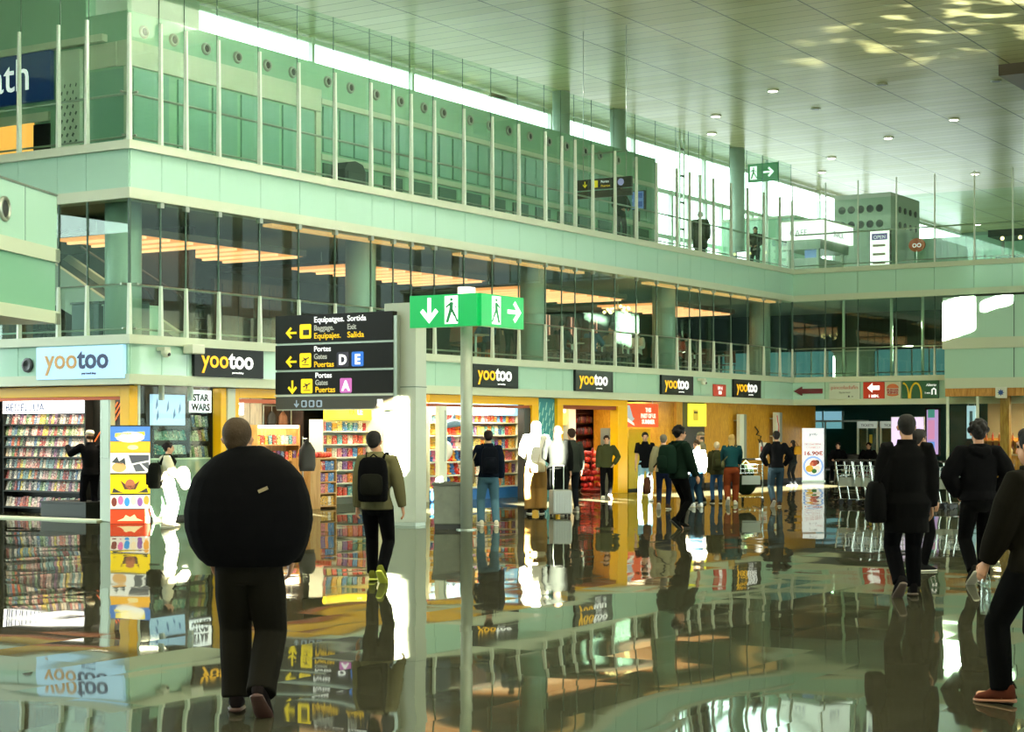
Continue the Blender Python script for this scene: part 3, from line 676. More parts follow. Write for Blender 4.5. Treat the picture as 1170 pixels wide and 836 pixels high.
# --- shop behind the direction sign
struct('wall_shopthree_back', MB().box(2.9, 9.5, 3.6, 3.7, 0, 3), WOODD, 'brown back wall of the shop behind the sign', 'wall')
struct('wall_shopthree_side', MB().box(2.75, 2.85, .5, 3.6, 0, 3), DARK, 'dark side wall of the shop behind the sign', 'wall')
t = thing('hanging_sign', 'white lit sign with a dark word inside the shop doorway', 'sign', (5.7, 2.5, 2.24)); [MB().cyl((q, 0, .17), (q, 0, .77), .01, 6).build('hanger', STEEL, t) for q in (-.25, .25)]; MB().box(-.32, .32, -.03, .03, -.17, .17).build('board', mat('lit_header', '#f2f4fa'), t)
text('lettering', 'NEW', .16, t, TXTK, 0, -.035, -.06, bold=.01)
for i in range(3):
    t = thing('wall_panel', 'tall grey wardrobe panel at the back of the shop, number %d from the left' % (i+1), 'panel', (6.1+.42*i, 2.9, 0)); MB().box(-.2, .2, 0, .06, 0, 2.5).build('board', wood_mat('grey_wood', '#6a6658', '#85806e'), t); MB().box(.13, .15, -.02, 0, 1.1, 1.4).build('handle', STEEL, t)
loc = (6.9, 2.2, 0)
t = shelf_unit('goods_shelf', 'lit goods shelf behind the man in the dark jacket', 1.5, .4, 1.85, [.35, .7, 1.05, 1.4], loc, 0, WOODB)
MB().box(-.74, .74, .02, .05, 1.78, 1.84).build('light_strip', mat('lamp_diffuser', '#fff2d8'), t)
for z in (.365, .715, 1.065, 1.415): goods('bx1', 'gift_box', proto_box(.11, .12, .2), row(loc, 0, -.7, .7, 10, .06, z), 0, 'small gift box on the lit shelf deep in the shop', 'box', 'gift boxes on the lit shelf')
loc = (6.9, .93, 0)
w = shelf_unit('wooden_display', 'light wooden display unit with open side shelves in the shop doorway', .95, .5, 1.12, [.05, .33, .58, .83, 1.1], loc, 0, WOODB, back=WOODB, sidem=WOODB)
MB().box(-.475, -.12, -.02, 0, 0, 1.12).build('front_panel', WOODB, w)
for z in (.345, .595, .845, .065): goods('bx1', 'gift_box', proto_box(.11, .12, .2), row(loc, 0, -.1, .43, 5, .04, z), 0, 'colourful small pack in the wooden display unit', 'box', 'packs in the wooden display')
goods('bag', 'sweet_bag', lambda n: MB().ell((0, .1, .07), (.09, .09, .07), 10, 7).build(n, GR, smooth=True), row(loc, 0, -.45, .45, 9, .08, 1.12) + row(loc, 0, -.4, .4, 7, .24, 1.12), 0, 'red sweet bag heaped on top of the wooden display', 'bag', 'red bags on the wooden display')
loc = (9.0, 1.7, 0)
t = shelf_unit('white_rack', 'white goods rack under the yellow lightbox', 2.3, .4, 1.98, [.2, .5, .8, 1.1, 1.4, 1.7], loc, 0, WHITE)
for i, z in enumerate((.215, .515, .815, 1.115, 1.415, 1.715)):
    goods('bx2', 'boxed_game', proto_box(.17, .08, .21), row(loc, 0, -1.08, 1.08, 11, .1, z), 0, 'boxed game on shelf %s of the white rack' % 'one two three four five six'.split()[i], 'box', 'boxed games on white rack shelf %d' % (i+1))
t = thing('lightbox_sign', 'yellow lightbox sign over the white goods rack', 'sign', (9.0, 1.66, 2.17)); MB().box(-1.1, 1.1, -.03, .06, -.2, .2).build('box', mat('yellow_light', '#f5cf2a', .4, emit=1.0), t, bevel=.01)
text('lettering', 'VX', .2, t, mat('ochre_lettering', '#b08a10', .5), -.15, -.034, -.07); text('lettering', 'LE', .2, t, TXTW, .15, -.034, -.07)
for nm, x, y, lb in (('hanging_coat', 7.6, 3.0, 'dark coat on a rail behind the wooden display'), ('hanging_coat', 8.0, 3.0, 'brown coat on a rail left of the white rack')):
    t = thing(nm, lb, 'coat', (x, y, 1.25)); MB().tube([(0, 0, 0), (0, 0, .5), (0, 0, .8), (0, 0, .92)], [(.05, .17), (.05, .16), (.05, .15), (.02, .03)], 12).build('coat', mat('coat_'+lb[:4], '#15160f' if 'dark' in lb else '#6a4428', .8), t, smooth=True); MB().tube([(0, 0, .9), (0, 0, 1.02), (.03, 0, 1.05)], .008, 6).build('hook', STEEL, t)
t = thing('coat_rail', 'thin steel coat rail behind the wooden display', 'rail', (7.8, 3.0, 0)); MB().cyl((-.5, 0, 2.3), (.5, 0, 2.3), .015, 8).build('rail', STEEL, t); [MB().cyl((q, 0, 0), (q, 0, 2.3), .015, 8).build('post', STEEL, t) for q in (-.5, .5)]
t = thing('backpack', 'dark backpack hanging at the doorway beside the wooden display', 'backpack', (6.05, .7, .85)); MB().tube([(0, 0, 0), (0, 0, .12), (0, 0, .45), (0, 0, .62)], [(.12, .2), (.15, .23), (.14, .22), (.05, .1)], 14).build('body', mat('bag_black', '#0e100e', .7), t, smooth=True); MB().tube([(-.08, 0, .58), (0, 0, .7), (.08, 0, .58)], .015, 8).build('handle', mat('bag_black', '#0e100e'), t)
t = thing('bag_stand', 'thin steel stand carrying the dark backpack', 'stand', (6.05, .82, 0)); MB().cyl((0, 0, .02), (0, 0, 1.6), .015, 8).build('pole', STEEL, t); MB().cyl((0, 0, 0), (0, 0, .02), .2, 16).build('base', STEEL, t); MB().cyl((0, 0, 1.55), (0, -.13, 1.55), .01, 8).build('peg', STEEL, t)
# --- toy shop
struct('wall_toyshop_left', MB().box(9.6, 9.72, .5, 3, 0, 3), WHITE, 'pale side wall of the toy shop', 'wall')
struct('wall_toyshop_right', MB().box(15.2, 15.3, .4, 4, 0, 3), DARK, 'dark side wall of the toy shop', 'wall')
t = thing('shop_portal', 'yellow portal frame of the toy shop', 'door frame', (9.8, .1, 0))
MB().box(0, 4.87, 0, .22, 2.38, 2.57).build('lintel', YELLOW, t, bevel=.008); MB().box(4.55, 4.87, 0, .25, 0, 2.38).build('post', YELLOW, t, bevel=.008); MB().box(4.25, 4.55, .05, .25, 0, 2.3).build('inner_jamb', DARK, t); MB().box(0, 4.5, .05, .2, 2.29, 2.36).build('copper_trim', mat('copper', '#9a4a2a'), t)
t = thing('glass_door', 'teal tinted glass door leaf folded open beside the pylon', 'door', (9.35, .12, 0))
MB().box(-.2, .18, -.02, .02, .12, 2.5).build('pane', mat('teal_glass', '#5fa9a4', .05), t); MB().box(-.25, -.2, -.035, .035, 0, 2.55).build('stile', FIN, t); MB().box(-.2, .18, -.03, .03, 0, .12).build('kick_plate', STEEL, t)
t = thing('door_post', 'white door post in front of the toy shop', 'post', (10.15, .0, 0)); MB().box(-.16, .16, -.05, .07, 0, 2.3).build('post', WHITE, t, bevel=.01); MB().box(.05, .1, -.06, -.05, 1.0, 2.2).build('cover_strip', STEEL, t)
loc = (13.1, 1.0, 0)
t = shelf_unit('toy_shelf', 'long lit toy shelf with a blue base in the toy shop', 4.05, .45, 2.42, [.30, .62, .95, 1.26, 1.60, 1.92], loc, 0, WHITE, back=mat('pink_back', '#d8b0a8', .6))
MB().box(-2.02, 2.02, -.03, .02, 0, .27).build('blue_base', mat('toy_blue', '#2a6ab0', .35), t)
MB().box(-2.0, 2.0, .0, .03, 2.12, 2.40).build('header_panel', mat('sky_header', '#8cc8e8', .4, emit=.9), t)
mb = MB()
for k in range(9): mb.prism(blob(-1.75+.43*k, 2.25+.03*(k % 2), .16, .09, 12), -.006, 0)
mb.build('header_clouds', mat('header_white', '#e8f0ee', .4, emit=.9), t)
for i, z in enumerate((.315, .635, .965, 1.275, 1.615)):
    lab = 'lowest second third fourth fifth'.split()[i]
    goods('plush', 'plush_toy', proto_plush(.55), row(loc, 0, -1.95, -.55 if i > 1 else -.1, 8 if i > 1 else 11, .1, z), 0, 'small plush toy on the %s shelf of the toy shop' % lab, 'plush toy', 'plush toys on toy shelf %d' % (i+1), .4)
    goods('bx3', 'toy_box', proto_box(.15, .12, .24), row(loc, 0, -.5 if i > 1 else -.05, 1.97, 15 if i > 1 else 12, .06, z), 0, 'bright toy box on the %s shelf of the toy shop' % lab, 'toy box', 'toy boxes on toy shelf %d' % (i+1))
goods('fig', 'boxed_doll', proto_box(.12, .1, .17), row(loc, 0, -1.95, 1.95, 27, .06, 1.935), 0, 'pale boxed doll on the top shelf of the toy shop', 'toy box', 'boxed dolls on the top toy shelf')
t = thing('balloon_figure', 'white round balloon hanging at the toy shop door', 'balloon', (10.9, .45, 1.0)); MB().ell((0, 0, .25), (.24, .2, .25)).build('balloon', mat('balloon_white', '#e8e4d8', .4), t, smooth=True); MB().tube([(0, 0, .5), (0, 0, 1.3)], .005, 6).build('string', WHITE, t)
t = thing('hanging_plane', 'blue grey toy shark hung under the toy shop lintel', 'toy', (11.2, .5, 1.85)); MB().tube([(-.55, 0, -.12), (-.25, 0, 0), (.1, 0, .06), (.5, 0, .05), (.75, 0, .0)], [.02, .08, .11, .07, .02], 12).build('body', mat('shark_grey', '#6f8fa8', .5), t, smooth=True); MB().prism([(.05, .1), (.22, .33), (.27, .1)], -.015, .015).build('fin', mat('shark_grey', '#6f8fa8'), t); MB().tube([(0, 0, .1), (0, 0, .55)], .004, 6).build('string', WHITE, t)
# --- teal panel, bottle shop
t = thing('pattern_panel', 'teal panel with pale slanted stripes between two yellow portals', 'panel', (15.2, .2, 0)); MB().box(-.42, .42, 0, .1, 0, 2.56).build('board', mat('teal_panel', '#2a8a90', .4), t)
mb = MB()
for r in range(9):
    for c in range(5):
        x = -.34+c*.17; z = .2+r*.27+(c % 2)*.13
        if z < 2.4: mb.prism([(x-.055, z-.1), (x-.015, z-.1), (x+.055, z+.1), (x+.015, z+.1)], -.006, 0)
mb.build('stripe_pattern', mat('pale_teal', '#a8d8cc', .4), t)
t = thing('shop_portal', 'yellow portal frame of the bottle shop', 'door frame', (15.62, .1, 0))
MB().box(0, .28, 0, .25, 0, 2.4).build('post', YELLOW, t, bevel=.008); MB().box(3.25, 3.8, 0, .25, 0, 2.4).build('post', YELLOW, t, bevel=.008); MB().box(0, 3.8, 0, .22, 2.4, 2.57).build('lintel', YELLOW, t, bevel=.008); MB().box(.28, 3.25, .06, .2, 2.3, 2.4).build('copper_trim', mat('copper', '#9a4a2a'), t)
struct('wall_bottleshop_back', MB().box(15.4, 24.6, 4.2, 4.3, 0, 3), WOODD, 'dark wooden back of the bottle shop', 'wall')
t = thing('lit_poster', 'yellow and white lit poster in the bottle shop doorway', 'poster', (20.6, 3.0, 2.2)); MB().box(-.45, .45, -.02, .04, -.3, .3).build('board', mat('poster_gold', '#e8cf5a', .4, emit=.9), t)
mb = MB()
for q in ((-.2, .05), (.05, -.1), (.22, .12), (-.05, .15)): mb.prism(blob(*q, .1, .08, 10), -.026, -.02)
mb.build('printed_shapes', mat('poster_white', '#f4ecd0', .4, emit=.9), t)
t = thing('shop_pillar', 'pale square pillar inside the bottle shop', 'pillar', (21.15, 3.0, 0)); MB().box(-.2, .2, -.1, .2, 0, 2.6).build('shaft', WHITE, t); MB().box(-.22, .22, -.12, .22, 0, .12).build('base', STEEL, t)
loc = (22.5, 3.2, 0)
t = shelf_unit('bottle_shelf', 'dark wooden bottle shelf at the back of the bottle shop', 2.4, .4, 2.5, [.4, .8, 1.2, 1.6, 1.95, 2.25], loc, 0, WOODD)
for i, z in enumerate((.415, .815, 1.215, 1.615, 1.965)): goods('bot', 'bottle', proto_bottle(.26), row(loc, 0, -1.12, 1.12, 18, .1, z), 0, 'dark red bottle on the %s shelf of the bottle shop' % 'lowest second third fourth fifth'.split()[i], 'bottle', 'bottles on bottle shelf %d' % (i+1))
t = thing('red_display', 'round stack stand of red packs at the bottle shop entrance', 'stand', (19.9, 1.5, 0)); MB().lathe([(.34, 0), (.36, .05), (.3, .1), (.05, .14), (.04, 1.2), (0, 1.25)], n=18).build('stand', mat('stand_red', '#8a1410', .3), t)
pts = []
for k in range(6):
    for q in range(7): pts.append((19.9+.26*math.cos(q*.9+k), 1.5+.26*math.sin(q*.9+k)-.05, .1+.18*k))
goods('rp', 'red_pack', lambda n: MB().ell((0, .06, .08), (.1, .08, .085), 9, 6).build(n, GR, smooth=True), pts, 0, 'red pack heaped on the round stand at the bottle shop', 'pack', 'red packs on the round stand', 1)
# --- glass fronted shop with red lightbox
gz = MB().box(19.5, 22.6, .28, .30, .05, 2.56); tag(gz.build('window_9', SHOPG), 'clear front of the shop with the red lightbox', 'window', None, 'structure')
t = thing('lightbox_sign', 'red lightbox with a plane picture and white slogan', 'sign', (20.9, .6, 2.17)); [MB().cyl((q, .02, .34), (q, .02, .84), .015, 6).build('hanger', STEEL, t) for q in (-1, 1)]; MB().box(-1.25, 1.3, -.02, .06, -.34, .34).build('box', mat('red_light', '#e0512f', .4, emit=.75), t, bevel=.01)
text('lettering', 'THIS', .17, t, TXTW, .65, -.024, .1, bold=.008); text('lettering', 'PART OF US', .17, t, TXTW, .65, -.024, -.07, bold=.008, fitw=.9); text('lettering', 'SUMMER', .17, t, TXTW, .65, -.024, -.24, bold=.008, fitw=.8)
MB().prism([(-.75, .28), (-.5, .28), (-.3, -.05), (-.2, -.1), (-.35, -.18), (-.85, .05)], -.03, -.02).build('plane_body', mat('pale_lilac', '#c8c4dc', .4, emit=.4), t); MB().prism([(-.7, -.05), (-.25, -.22), (-.2, -.3), (-.6, -.18)], -.032, -.02).build('wing', TXTW, t); MB().prism([(-.95, .05), (-.85, .14), (-.8, -.18), (-.9, -.2)], -.032, -.02).build('tail', TXTW, t)
t = thing('globe_lamp', 'small round white lamp at the upper corner of the red lightbox', 'lamp', (19.75, .45, 2.4)); MB().ell((0, 0, 0), (.08, .08, .08)).build('globe', mat('lamp_diffuser', '#fff2d8'), t, smooth=True); MB().cyl((0, 0, .06), (0, 0, .61), .01, 6).build('rod', STEEL, t)
t = thing('advert_board', 'plain yellow display panel under the red lightbox', 'panel', (21.25, .7, 0)); MB().box(-.66, .66, 0, .08, 0, 1.78).build('board', mat('yellow_light2', '#ffc414', .4), t); MB().box(-.66, .66, -.01, .1, 0, .06).build('foot', DARK, t)
text('lettering', 'VIP', .16, t, TXTW, .3, -.004, 1.5)
loc = (20.1, .8, 0)
t = shelf_unit('glass_shelf', 'lit shelf of small packs left of the yellow panel', .9, .3, 1.8, [.3, .6, .9, 1.2, 1.5], loc, 0, STEEL)
for z in (.315, .615, .915, 1.215, 1.515): goods('bx1', 'gift_box', proto_box(.11, .12, .2), row(loc, 0, -.4, .4, 6, .06, z), 0, 'small pack on the lit shelf left of the yellow panel', 'box', 'packs left of the yellow panel')
struct('wall_shopsix', MB().box(22.6, 23.0, .2, 3, 0, 2.58).box(23.0, 23.45, .5, .6, 0, 2.58), WOODW, 'amber wood pier right of the red lightbox', 'wall')
t = thing('lit_poster', 'yellow lit poster with a small brown print high on the dark pier', 'poster', (24.05, .2, 2.2)); MB().box(-.56, .56, 0, .08, -.34, .34).build('box', mat('lemon_light', '#f0e83a', .4, emit=.85), t, bevel=.01); MB().box(-.35, .0, -.004, 0, -.17, .17).build('print', mat('print_brown', '#b8a030', .5, emit=.4), t)
text('lettering', 'MENU', .09, t, mat('print_dark', '#5a4a1a', .5), -.17, -.008, .05, bold=.004)
struct('wall_darkpier', MB().box(23.0, 24.68, .3, .6, 0, 2.58), DARK, 'dark pier under the yellow poster', 'wall')
# --- amber wood wall
struct('wall_wood', MB().box(24.68, 33.4, .3, .5, .14, 2.58), WOODW, 'amber wood wall to the right of the shops', 'wall')
struct('wall_wood_side', MB().box(33.2, 33.4, .5, 8, .14, 2.58), WOODW, 'end of the amber wood wall', 'wall')
struct('baseboard_wood', MB().box(24.68, 33.42, .26, .5, 0, .14), DARK, 'dark skirting of the amber wood wall', 'skirting')
def blade(px, top, bot, lb, cols):
    p = onY(px, top, .05); q = onY(px, bot, .05)
    t = thing('blade_sign', lb, 'sign', (p.x, .1, 0)); z0, z1 = q.z, p.z
    MB().box(-.18, .12, -.06, .06, z0, z1).build('panel', mat('blade_white', '#d8dccc', .4), t, bevel=.01); MB().box(.12, .34, -.05, .07, z0, z1).build('dark_edge', mat('blade_grey', cols, .4), t, bevel=.01)
    for z in (z0+.2, z1-.2): MB().box(-.1, .1, .06, .2, z-.02, z+.02).build('bracket', STEEL, t)
    return t
blade(848, 473, 525, 'white blade sign with a grey edge on the amber wood wall', '#8a9286')
b = blade(889, 471, 505, 'white blade sign with a red curve and black edge beside it', '#1a1a16')
c0 = onY(889, 471, .05).z
MB().tube([(-.12, -.065, c0-.1), (-.06, -.065, c0-.3), (.02, -.065, c0-.45), (0, -.065, c0-.7)], .02, 6).build('red_curve', mat('sign_red', '#b8201a', .4), b)
t = thing('wall_scribble', 'black curled metal scribble mounted on the amber wood wall', 'decoration', (0, 0, 0)); a = onY(868, 500, .24); t.location = a
MB().tube([(-.35, 0, .35), (-.1, 0, .2), (-.25, 0, .1), (.1, 0, .05), (0, 0, -.15), (-.12, 0, -.05), (.15, 0, -.1), (.3, 0, -.4)], .025, 6).build('scribble', BLACK, t)
t = thing('white_poster', 'small white poster on the amber wood wall below the scribble', 'poster', onY(872, 514, .27)); MB().box(-.3, .3, 0, .02, -.25, .25).build('sheet', mat('paper_white', '#e8e8e0', .5), t); MB().box(-.2, .2, -.004, 0, -.05, .12).build('print', mat('print_red', '#a83a2a', .5), t)
# --- roll-up menu banner
bl = onZ(929, 550)
t = thing('menu_banner', 'white lit banner with a food plate and a price in red', 'banner', (bl.x, bl.y, 0), math.atan2(FW.y, FW.x)-PI/2)
hh = 61/ (2000/((bl-CAM).dot(FW)))
MB().box(-.37, .37, -.03, .05, .05, hh).build('panel', mat('banner_white', '#eef2f4', .4, emit=.5), t, bevel=.005); MB().box(-.4, .4, -.08, .1, 0, .05).build('base', STEEL, t)
text('lettering', 'grelly', .13, t, TXTK, 0, -.034, hh-.25); text('lettering', 'DEL DIA MENU', .1, t, mat('price_red', '#c8442a', .5), 0, -.034, hh-.58, fitw=.6); text('lettering', 'COMPLET', .1, t, mat('price_red', '#c8442a'), 0, -.034, hh-.7, fitw=.5); text('lettering', '16.90€', .19, t, mat('price_red', '#c8442a'), 0, -.034, hh-.92, bold=.006, fitw=.62)
MB().prism(blob(0, .52, .35, .35, 28), -.036, -.03).build('plate_rim', mat('plate_blue', '#8aa8dc', .4, emit=.6), t); MB().prism(blob(0, .52, .28, .28, 24), -.04, -.03).build('plate', mat('plate_white', '#e8e4dc', .4, emit=.6), t)
for (x, z, r, h) in ((-.13, .44, .13, '#e0b02a'), (.02, .63, .12, '#a8442a'), (.12, .66, .09, '#5a2a1a'), (.03, .36, .09, '#2f6a2a'), (.14, .47, .09, '#e6d8c8'), (-.06, .6, .07, '#d88a5a')): MB().prism(blob(x, z, r, r*.9, 12), -.044, -.03).build('food', mat('food_'+h[1:], h, .5, emit=.4), t)

# ================================================================== RIGHT-HAND SIDE
TEALW = mat('teal_wall', '#2f6a60', .4)
struct('wall_right_back', MB().box(40, 40.2, -20, 8, 0, 3.05), TEALW, 'dark teal back wall on the right', 'wall')
struct('wall_right_back_first', MB().box(38, 38.2, -16, 8, 3.45, 6.1), mat('dark_teal', '#1f3a36', .3), 'dark wall of the first gallery on the right', 'wall')
t = thing('back_window', 'pale blue lit glazed hatch in the teal wall', 'window', (39.975, 2.7, 2.15), -PI/2); MB().box(-.8, .8, -.04, .02, -.33, .33).build('pane', mat('pale_window', '#8cc4d4', .2, emit=.5), t)
for x in (-.8, 0, .8): MB().box(x-.03, x+.03, -.06, .02, -.35, .35).build('mullion', FIN, t)
# the volume that comes forward on the right: green bands over a lit shop
mb = MB(); mb.box(30.0, 33, -16, -5.36, 4.62, 5.9); mb.box(30.0, 33, -16, -5.42, 3.37, 4.28)
struct('wall_rightvolume', mb, [MINT], 'green glass volume standing forward on the right', 'wall')
struct('trim_11', MB().box(29.95, 33, -16, -5.36, 4.28, 4.62).box(29.95, 33, -16, -5.44, 3.05, 3.37), BEIGE, 'pale bands of the right-hand green volume', 'trim')
mb = MB()
for y in (-7.6, -9.9, -12.2): mb.box(29.99, 30.02, y-.012, y+.012, 3.37, 5.9)
struct('trim_12', mb, mat('joint_seal', '#3f5a4c'), 'joints of the right-hand green volume', 'trim')
GOLD = wood_mat('gold_wood', '#a8722a', '#cf9a4a')
struct('trim_13', MB().box(30.0, 33, -16, -5.44, 2.8, 3.05), GOLD, 'copper wood beam over the right-hand shop', 'trim')
struct('wall_rightshop', MB().box(34.5, 34.7, -16, -5.4, 0, 3.0), mat('warm_wall', '#c8b088', .5), 'warm back wall of the right-hand shop', 'wall')
tag(MB().box(30.05, 30.07, -16, -5.45, .05, 2.8).build('window_10', SHOPG), 'glass front of the right-hand shop', 'window', None, 'structure')
mb = MB()
for y in (-5.5, -6.45, -8.6, -10.0): mb.box(30.02, 30.1, y-.035, y+.035, 0, 2.8)
struct('trim_14', mb, FIN, 'thin posts of the right-hand shop front', 'trim')
t = thing('wooden_pillar', 'light wooden pillar in the right-hand shop front', 'pillar', (30.4, -7.22, 0)); MB().box(-.12, .12, -.14, .14, 0, 2.8).build('shaft', GOLD, t, bevel=.01); MB().box(-.14, .14, -.16, .16, 0, .1).build('base', STEEL, t)
shop_light((32.3, -8.5, 2.7), .5, 4.5, 170, 'flat ceiling light in the right-hand shop', (1, .8, .5))
t = thing('projecting_sign', 'small square white sign with a blue star on the right', 'sign', (29.85, -7.25, 2.9), -PI/2); MB().box(-.17, .17, -.05, .05, -.17, .17).build('panel', mat('blade_white', '#d8dccc'), t, bevel=.01)
MB().prism([(r*math.cos(PI/8*k), r*math.sin(PI/8*k)) for k in range(16) for r in [(.11 if k % 2 == 0 else .06)]], -.058, -.05).build('star', mat('sign_blue', '#1f4a8a', .4), t); MB().box(-.02, .02, .05, .15, -.02, .02).build('bracket', STEEL, t)
t = thing('lit_poster', 'pale blue lit poster inside the right-hand shop', 'poster', (31.0, -5.95, 2.0), -PI/2); [MB().cyl((q, 0, .5), (q, 0, .82), .01, 6).build('hanger', STEEL, t) for q in (-.1, .1)]; MB().box(-.14, .14, -.02, .04, -.52, .52).build('panel', mat('poster_ice', '#a8c8dc', .4, emit=.6), t); MB().box(-.05, .05, -.024, -.02, -.3, .35).build('print', mat('print_slate', '#6a8aa8', .5), t)
loc = (32.2, -7.6, 0)
t = shelf_unit('gold_shelf', 'wooden shelf of gift packs in the right-hand shop', 3.6, .4, 1.5, [.2, .5, .8, 1.1, 1.4], loc, -PI/2, GOLD)
for i, z in enumerate((.515, .815, 1.115, 1.415)): goods('bot', 'bottle', proto_bottle(.26), row(loc, -PI/2, -1.7, 1.7, 16, .12, z), -PI/2, 'bottle on shelf %s of the right-hand shop' % 'one two three four'.split()[i], 'bottle', 'bottles in the right-hand shop, shelf %d' % (i+1))
loc = (30.9, -8.4, 0)
t = thing('shop_counter', 'low wooden counter with jars behind the glass on the right', 'counter', loc, -PI/2); MB().box(-1.9, 1.9, 0, .6, 0, .95).build('body', GOLD, t); MB().box(-1.95, 1.95, -.05, .65, .95, 1.0).build('worktop', mat('pale_top', '#c8b894', .3), t)
goods('jar', 'jar', lambda n: MB().lathe([(.06, 0), (.065, .02), (.065, .14), (.045, .16), (.045, .19), (0, .19)], (0, .1, 0), 12).build(n, goods_mat('jar_fill', ['#d8a040', '#c87a2a', '#e8d8b0', '#a84a1a', '#8a9a3a'], pattern=False), smooth=True), row(loc, -PI/2, -1.8, 1.8, 16, .1, 1.0), -PI/2, 'small jar standing on the counter behind the glass', 'jar', 'jars on the right-hand counter')
# information screens and booths
def screen(px0, px1, py0, py1, X, lb, h, bez=True, e=.8):
    a = onX(px0, py0, X); b = onX(px1, py1, X)
    t = thing('information_screen', lb, 'screen', ((a+b)/2).to_tuple()[:2]+(0,), -PI/2); w = abs(a.y-b.y)/2; z0, z1 = b.z, a.z
    MB().box(-w, w, 0, .08, z0, z1).build('housing', BLACK if bez else WHITE, t, bevel=.01)
    k = .06 if bez else .02
    MB().box(-w+k, w-k, -.006, 0, z0+k, z1-k).build('panel', mat('screen_'+h[1:], h, .3, emit=e), t)
    MB().box(-.06, .06, .02, .06, 0, z0).build('stand', STEEL, t); MB().box(-.25, .25, -.1, .2, 0, .03).build('base', STEEL, t)
    return t, w, z0, z1
s_, w_, z0_, z1_ = screen(1057, 1074, 466, 521, 33, 'tall black framed screen with a violet picture', '#a58ab8')
for k, (h, a, b) in enumerate((('#3f8a7a', .8, .97), ('#c88ab0', .35, .75), ('#5a8ad0', .08, .3))): MB().box(-w_+.1, -w_+.1+w_*.9, -.01, -.006, z0_+(z1_-z0_)*a, z0_+(z1_-z0_)*b).build('picture_block', mat('pic_'+h[1:], h, .3, emit=.6), s_)
screen(1018, 1056, 476, 520, 31.5, 'wide pale pink lit screen behind the couple in black', '#d0bce0', False, .8)
for i, (a, b) in enumerate(((979, 1003), (1005, 1030))):
    p = onX(a, 480, 34); q = onX(b, 520, 34)
    t = thing('ticket_booth', ('left' if i == 0 else 'right') + ' pale framed glass booth with a white header behind the trolleys', 'booth', (34, (p.y+q.y)/2, 0), -PI/2); w = abs(p.y-q.y)/2-.03
    for s in (-1, 1): MB().box(s*w-.03, s*w+.03, 0, .06, 0, 2.05).build('post', FIN, t)
    MB().box(-w, w, -.01, .05, 1.82, 2.06).build('header', mat('pale_header', '#c8d8cc', .4, emit=.25), t); MB().box(-w, w, .02, .03, .85, 1.82).build('glass_pane', CLEAR, t)
    MB().box(-w, w, 0, .5, 0, .62).build('counter', mat('booth_red', '#7a3a34', .5), t); MB().box(-w, w, -.05, .55, .62, .68).build('counter_top', FIN, t)
    text('lettering', 'TICKETS', .12, t, TXTK, 0, -.014, 1.88)
    MB().box(w*.2, w*.5, .01, .015, 1.3, 1.6).build('notice', mat('note_yellow', '#d8c43a', .5), t)
t = thing('glass_partition', 'long dark glass partition in front of the teal wall', 'partition', (36.5, 1.2, 0), -PI/2)
for x in (-1.6, 0, 1.6): MB().box(x-.02, x+.02, -.03, .03, 0, 2.1).build('post', FIN, t)
for x in (-.8, .8): MB().box(x-.78, x+.78, -.008, .008, .1, 2.05).build('glass_pane', CLEAR, t)
MB().box(-1.65, 1.65, -.03, .03, 2.05, 2.12).build('top_rail', FIN, t)
# waiting seats
bz = onZ(968, 546)
bench0 = thing('waiting_bench', 'row of dark waiting seats near the teal wall', 'bench', (33.2, -1.15, 0), -PI/2+.2)
for k in range(3):
    MB().box(-.75+.52*k, -.27+.52*k, -.2, .25, .40, .45).build('seat', DARK, bench0, bevel=.015); MB().obox((-.51+.52*k, .3, .68), (1, 0, 0), (0, 1, .2), (0, -.2, 1), .24, .02, .24).build('backrest', DARK, bench0)
for x in (-.6, .7): MB().tube([(x, -.2, .01), (x, 0, .35), (x, .25, .01)], .02, 8).build('leg', STEEL, bench0)
MB().box(-.75, .8, 0, .06, .34, .4).build('beam', STEEL, bench0)
dup(bench0, (34.6, -.4, 0), -PI/2+.2, 'second row of dark waiting seats, behind the first')
# luggage trolleys, nested
RTv = Vector((RT.x, RT.y, 0))
tr = thing('luggage_trolley', 'steel luggage trolley nested in the row behind the people in black', 'trolley', (0, 0, 0))
for s in (-1, 1):
    MB().tube([(s*.26, -.35, .12), (s*.3, .45, .14)], .018, 8).build('side_rail', CHROME, tr); MB().tube([(s*.3, .42, .14), (s*.29, .52, .6), (s*.27, .60, 1.02)], .018, 8).build('upright', CHROME, tr)
    MB().cyl((s*.29, .40, .07), (s*.33, .40, .07), .07, 14).build('rear_wheel', BLACK, tr)
MB().tube([(-.27, .60, 1.02), (-.2, .64, 1.05), (.2, .64, 1.05), (.27, .60, 1.02)], .022, 8).build('push_handle', BLACK, tr)
mb = MB()
for k in range(5): mb.tube([(-.22+.11*k, -.34, .13), (-.24+.12*k, .44, .15)], .009, 6)
mb.build('deck_bars', CHROME, tr)
MB().cyl((-.02, -.32, .06), (.02, -.32, .06), .06, 12).build('front_wheel', BLACK, tr)
mb = MB()
for z in (.72, .82, .92): mb.tube([(-.27, .56, z), (-.22, .32, z), (.22, .32, z), (.27, .56, z)], .008, 6)
for k in range(5): mb.tube([(-.2+.1*k, .32, .92), (-.2+.1*k, .34, .7), (-.2+.1*k, .55, .68)], .006, 6)
mb.build('wire_basket', CHROME, tr)
MB().box(-.22, .22, .545, .56, .45, .66).build('advert_plate', mat('plate_grey', '#8a948a', .3), tr)
p0 = onZ(986, 577); p1 = onZ(1112, 582)
NT = 13
for i in range(NT):
    p = p0.lerp(p1, i/(NT-1)); yaw = math.atan2(RT.y, RT.x)+PI/2+.55
    if i == 0: tr.location = p; tr.rotation_euler.z = yaw; tr['group'] = 'nested luggage trolleys'
    else: dup(tr, p, yaw, None, 'nested luggage trolleys')
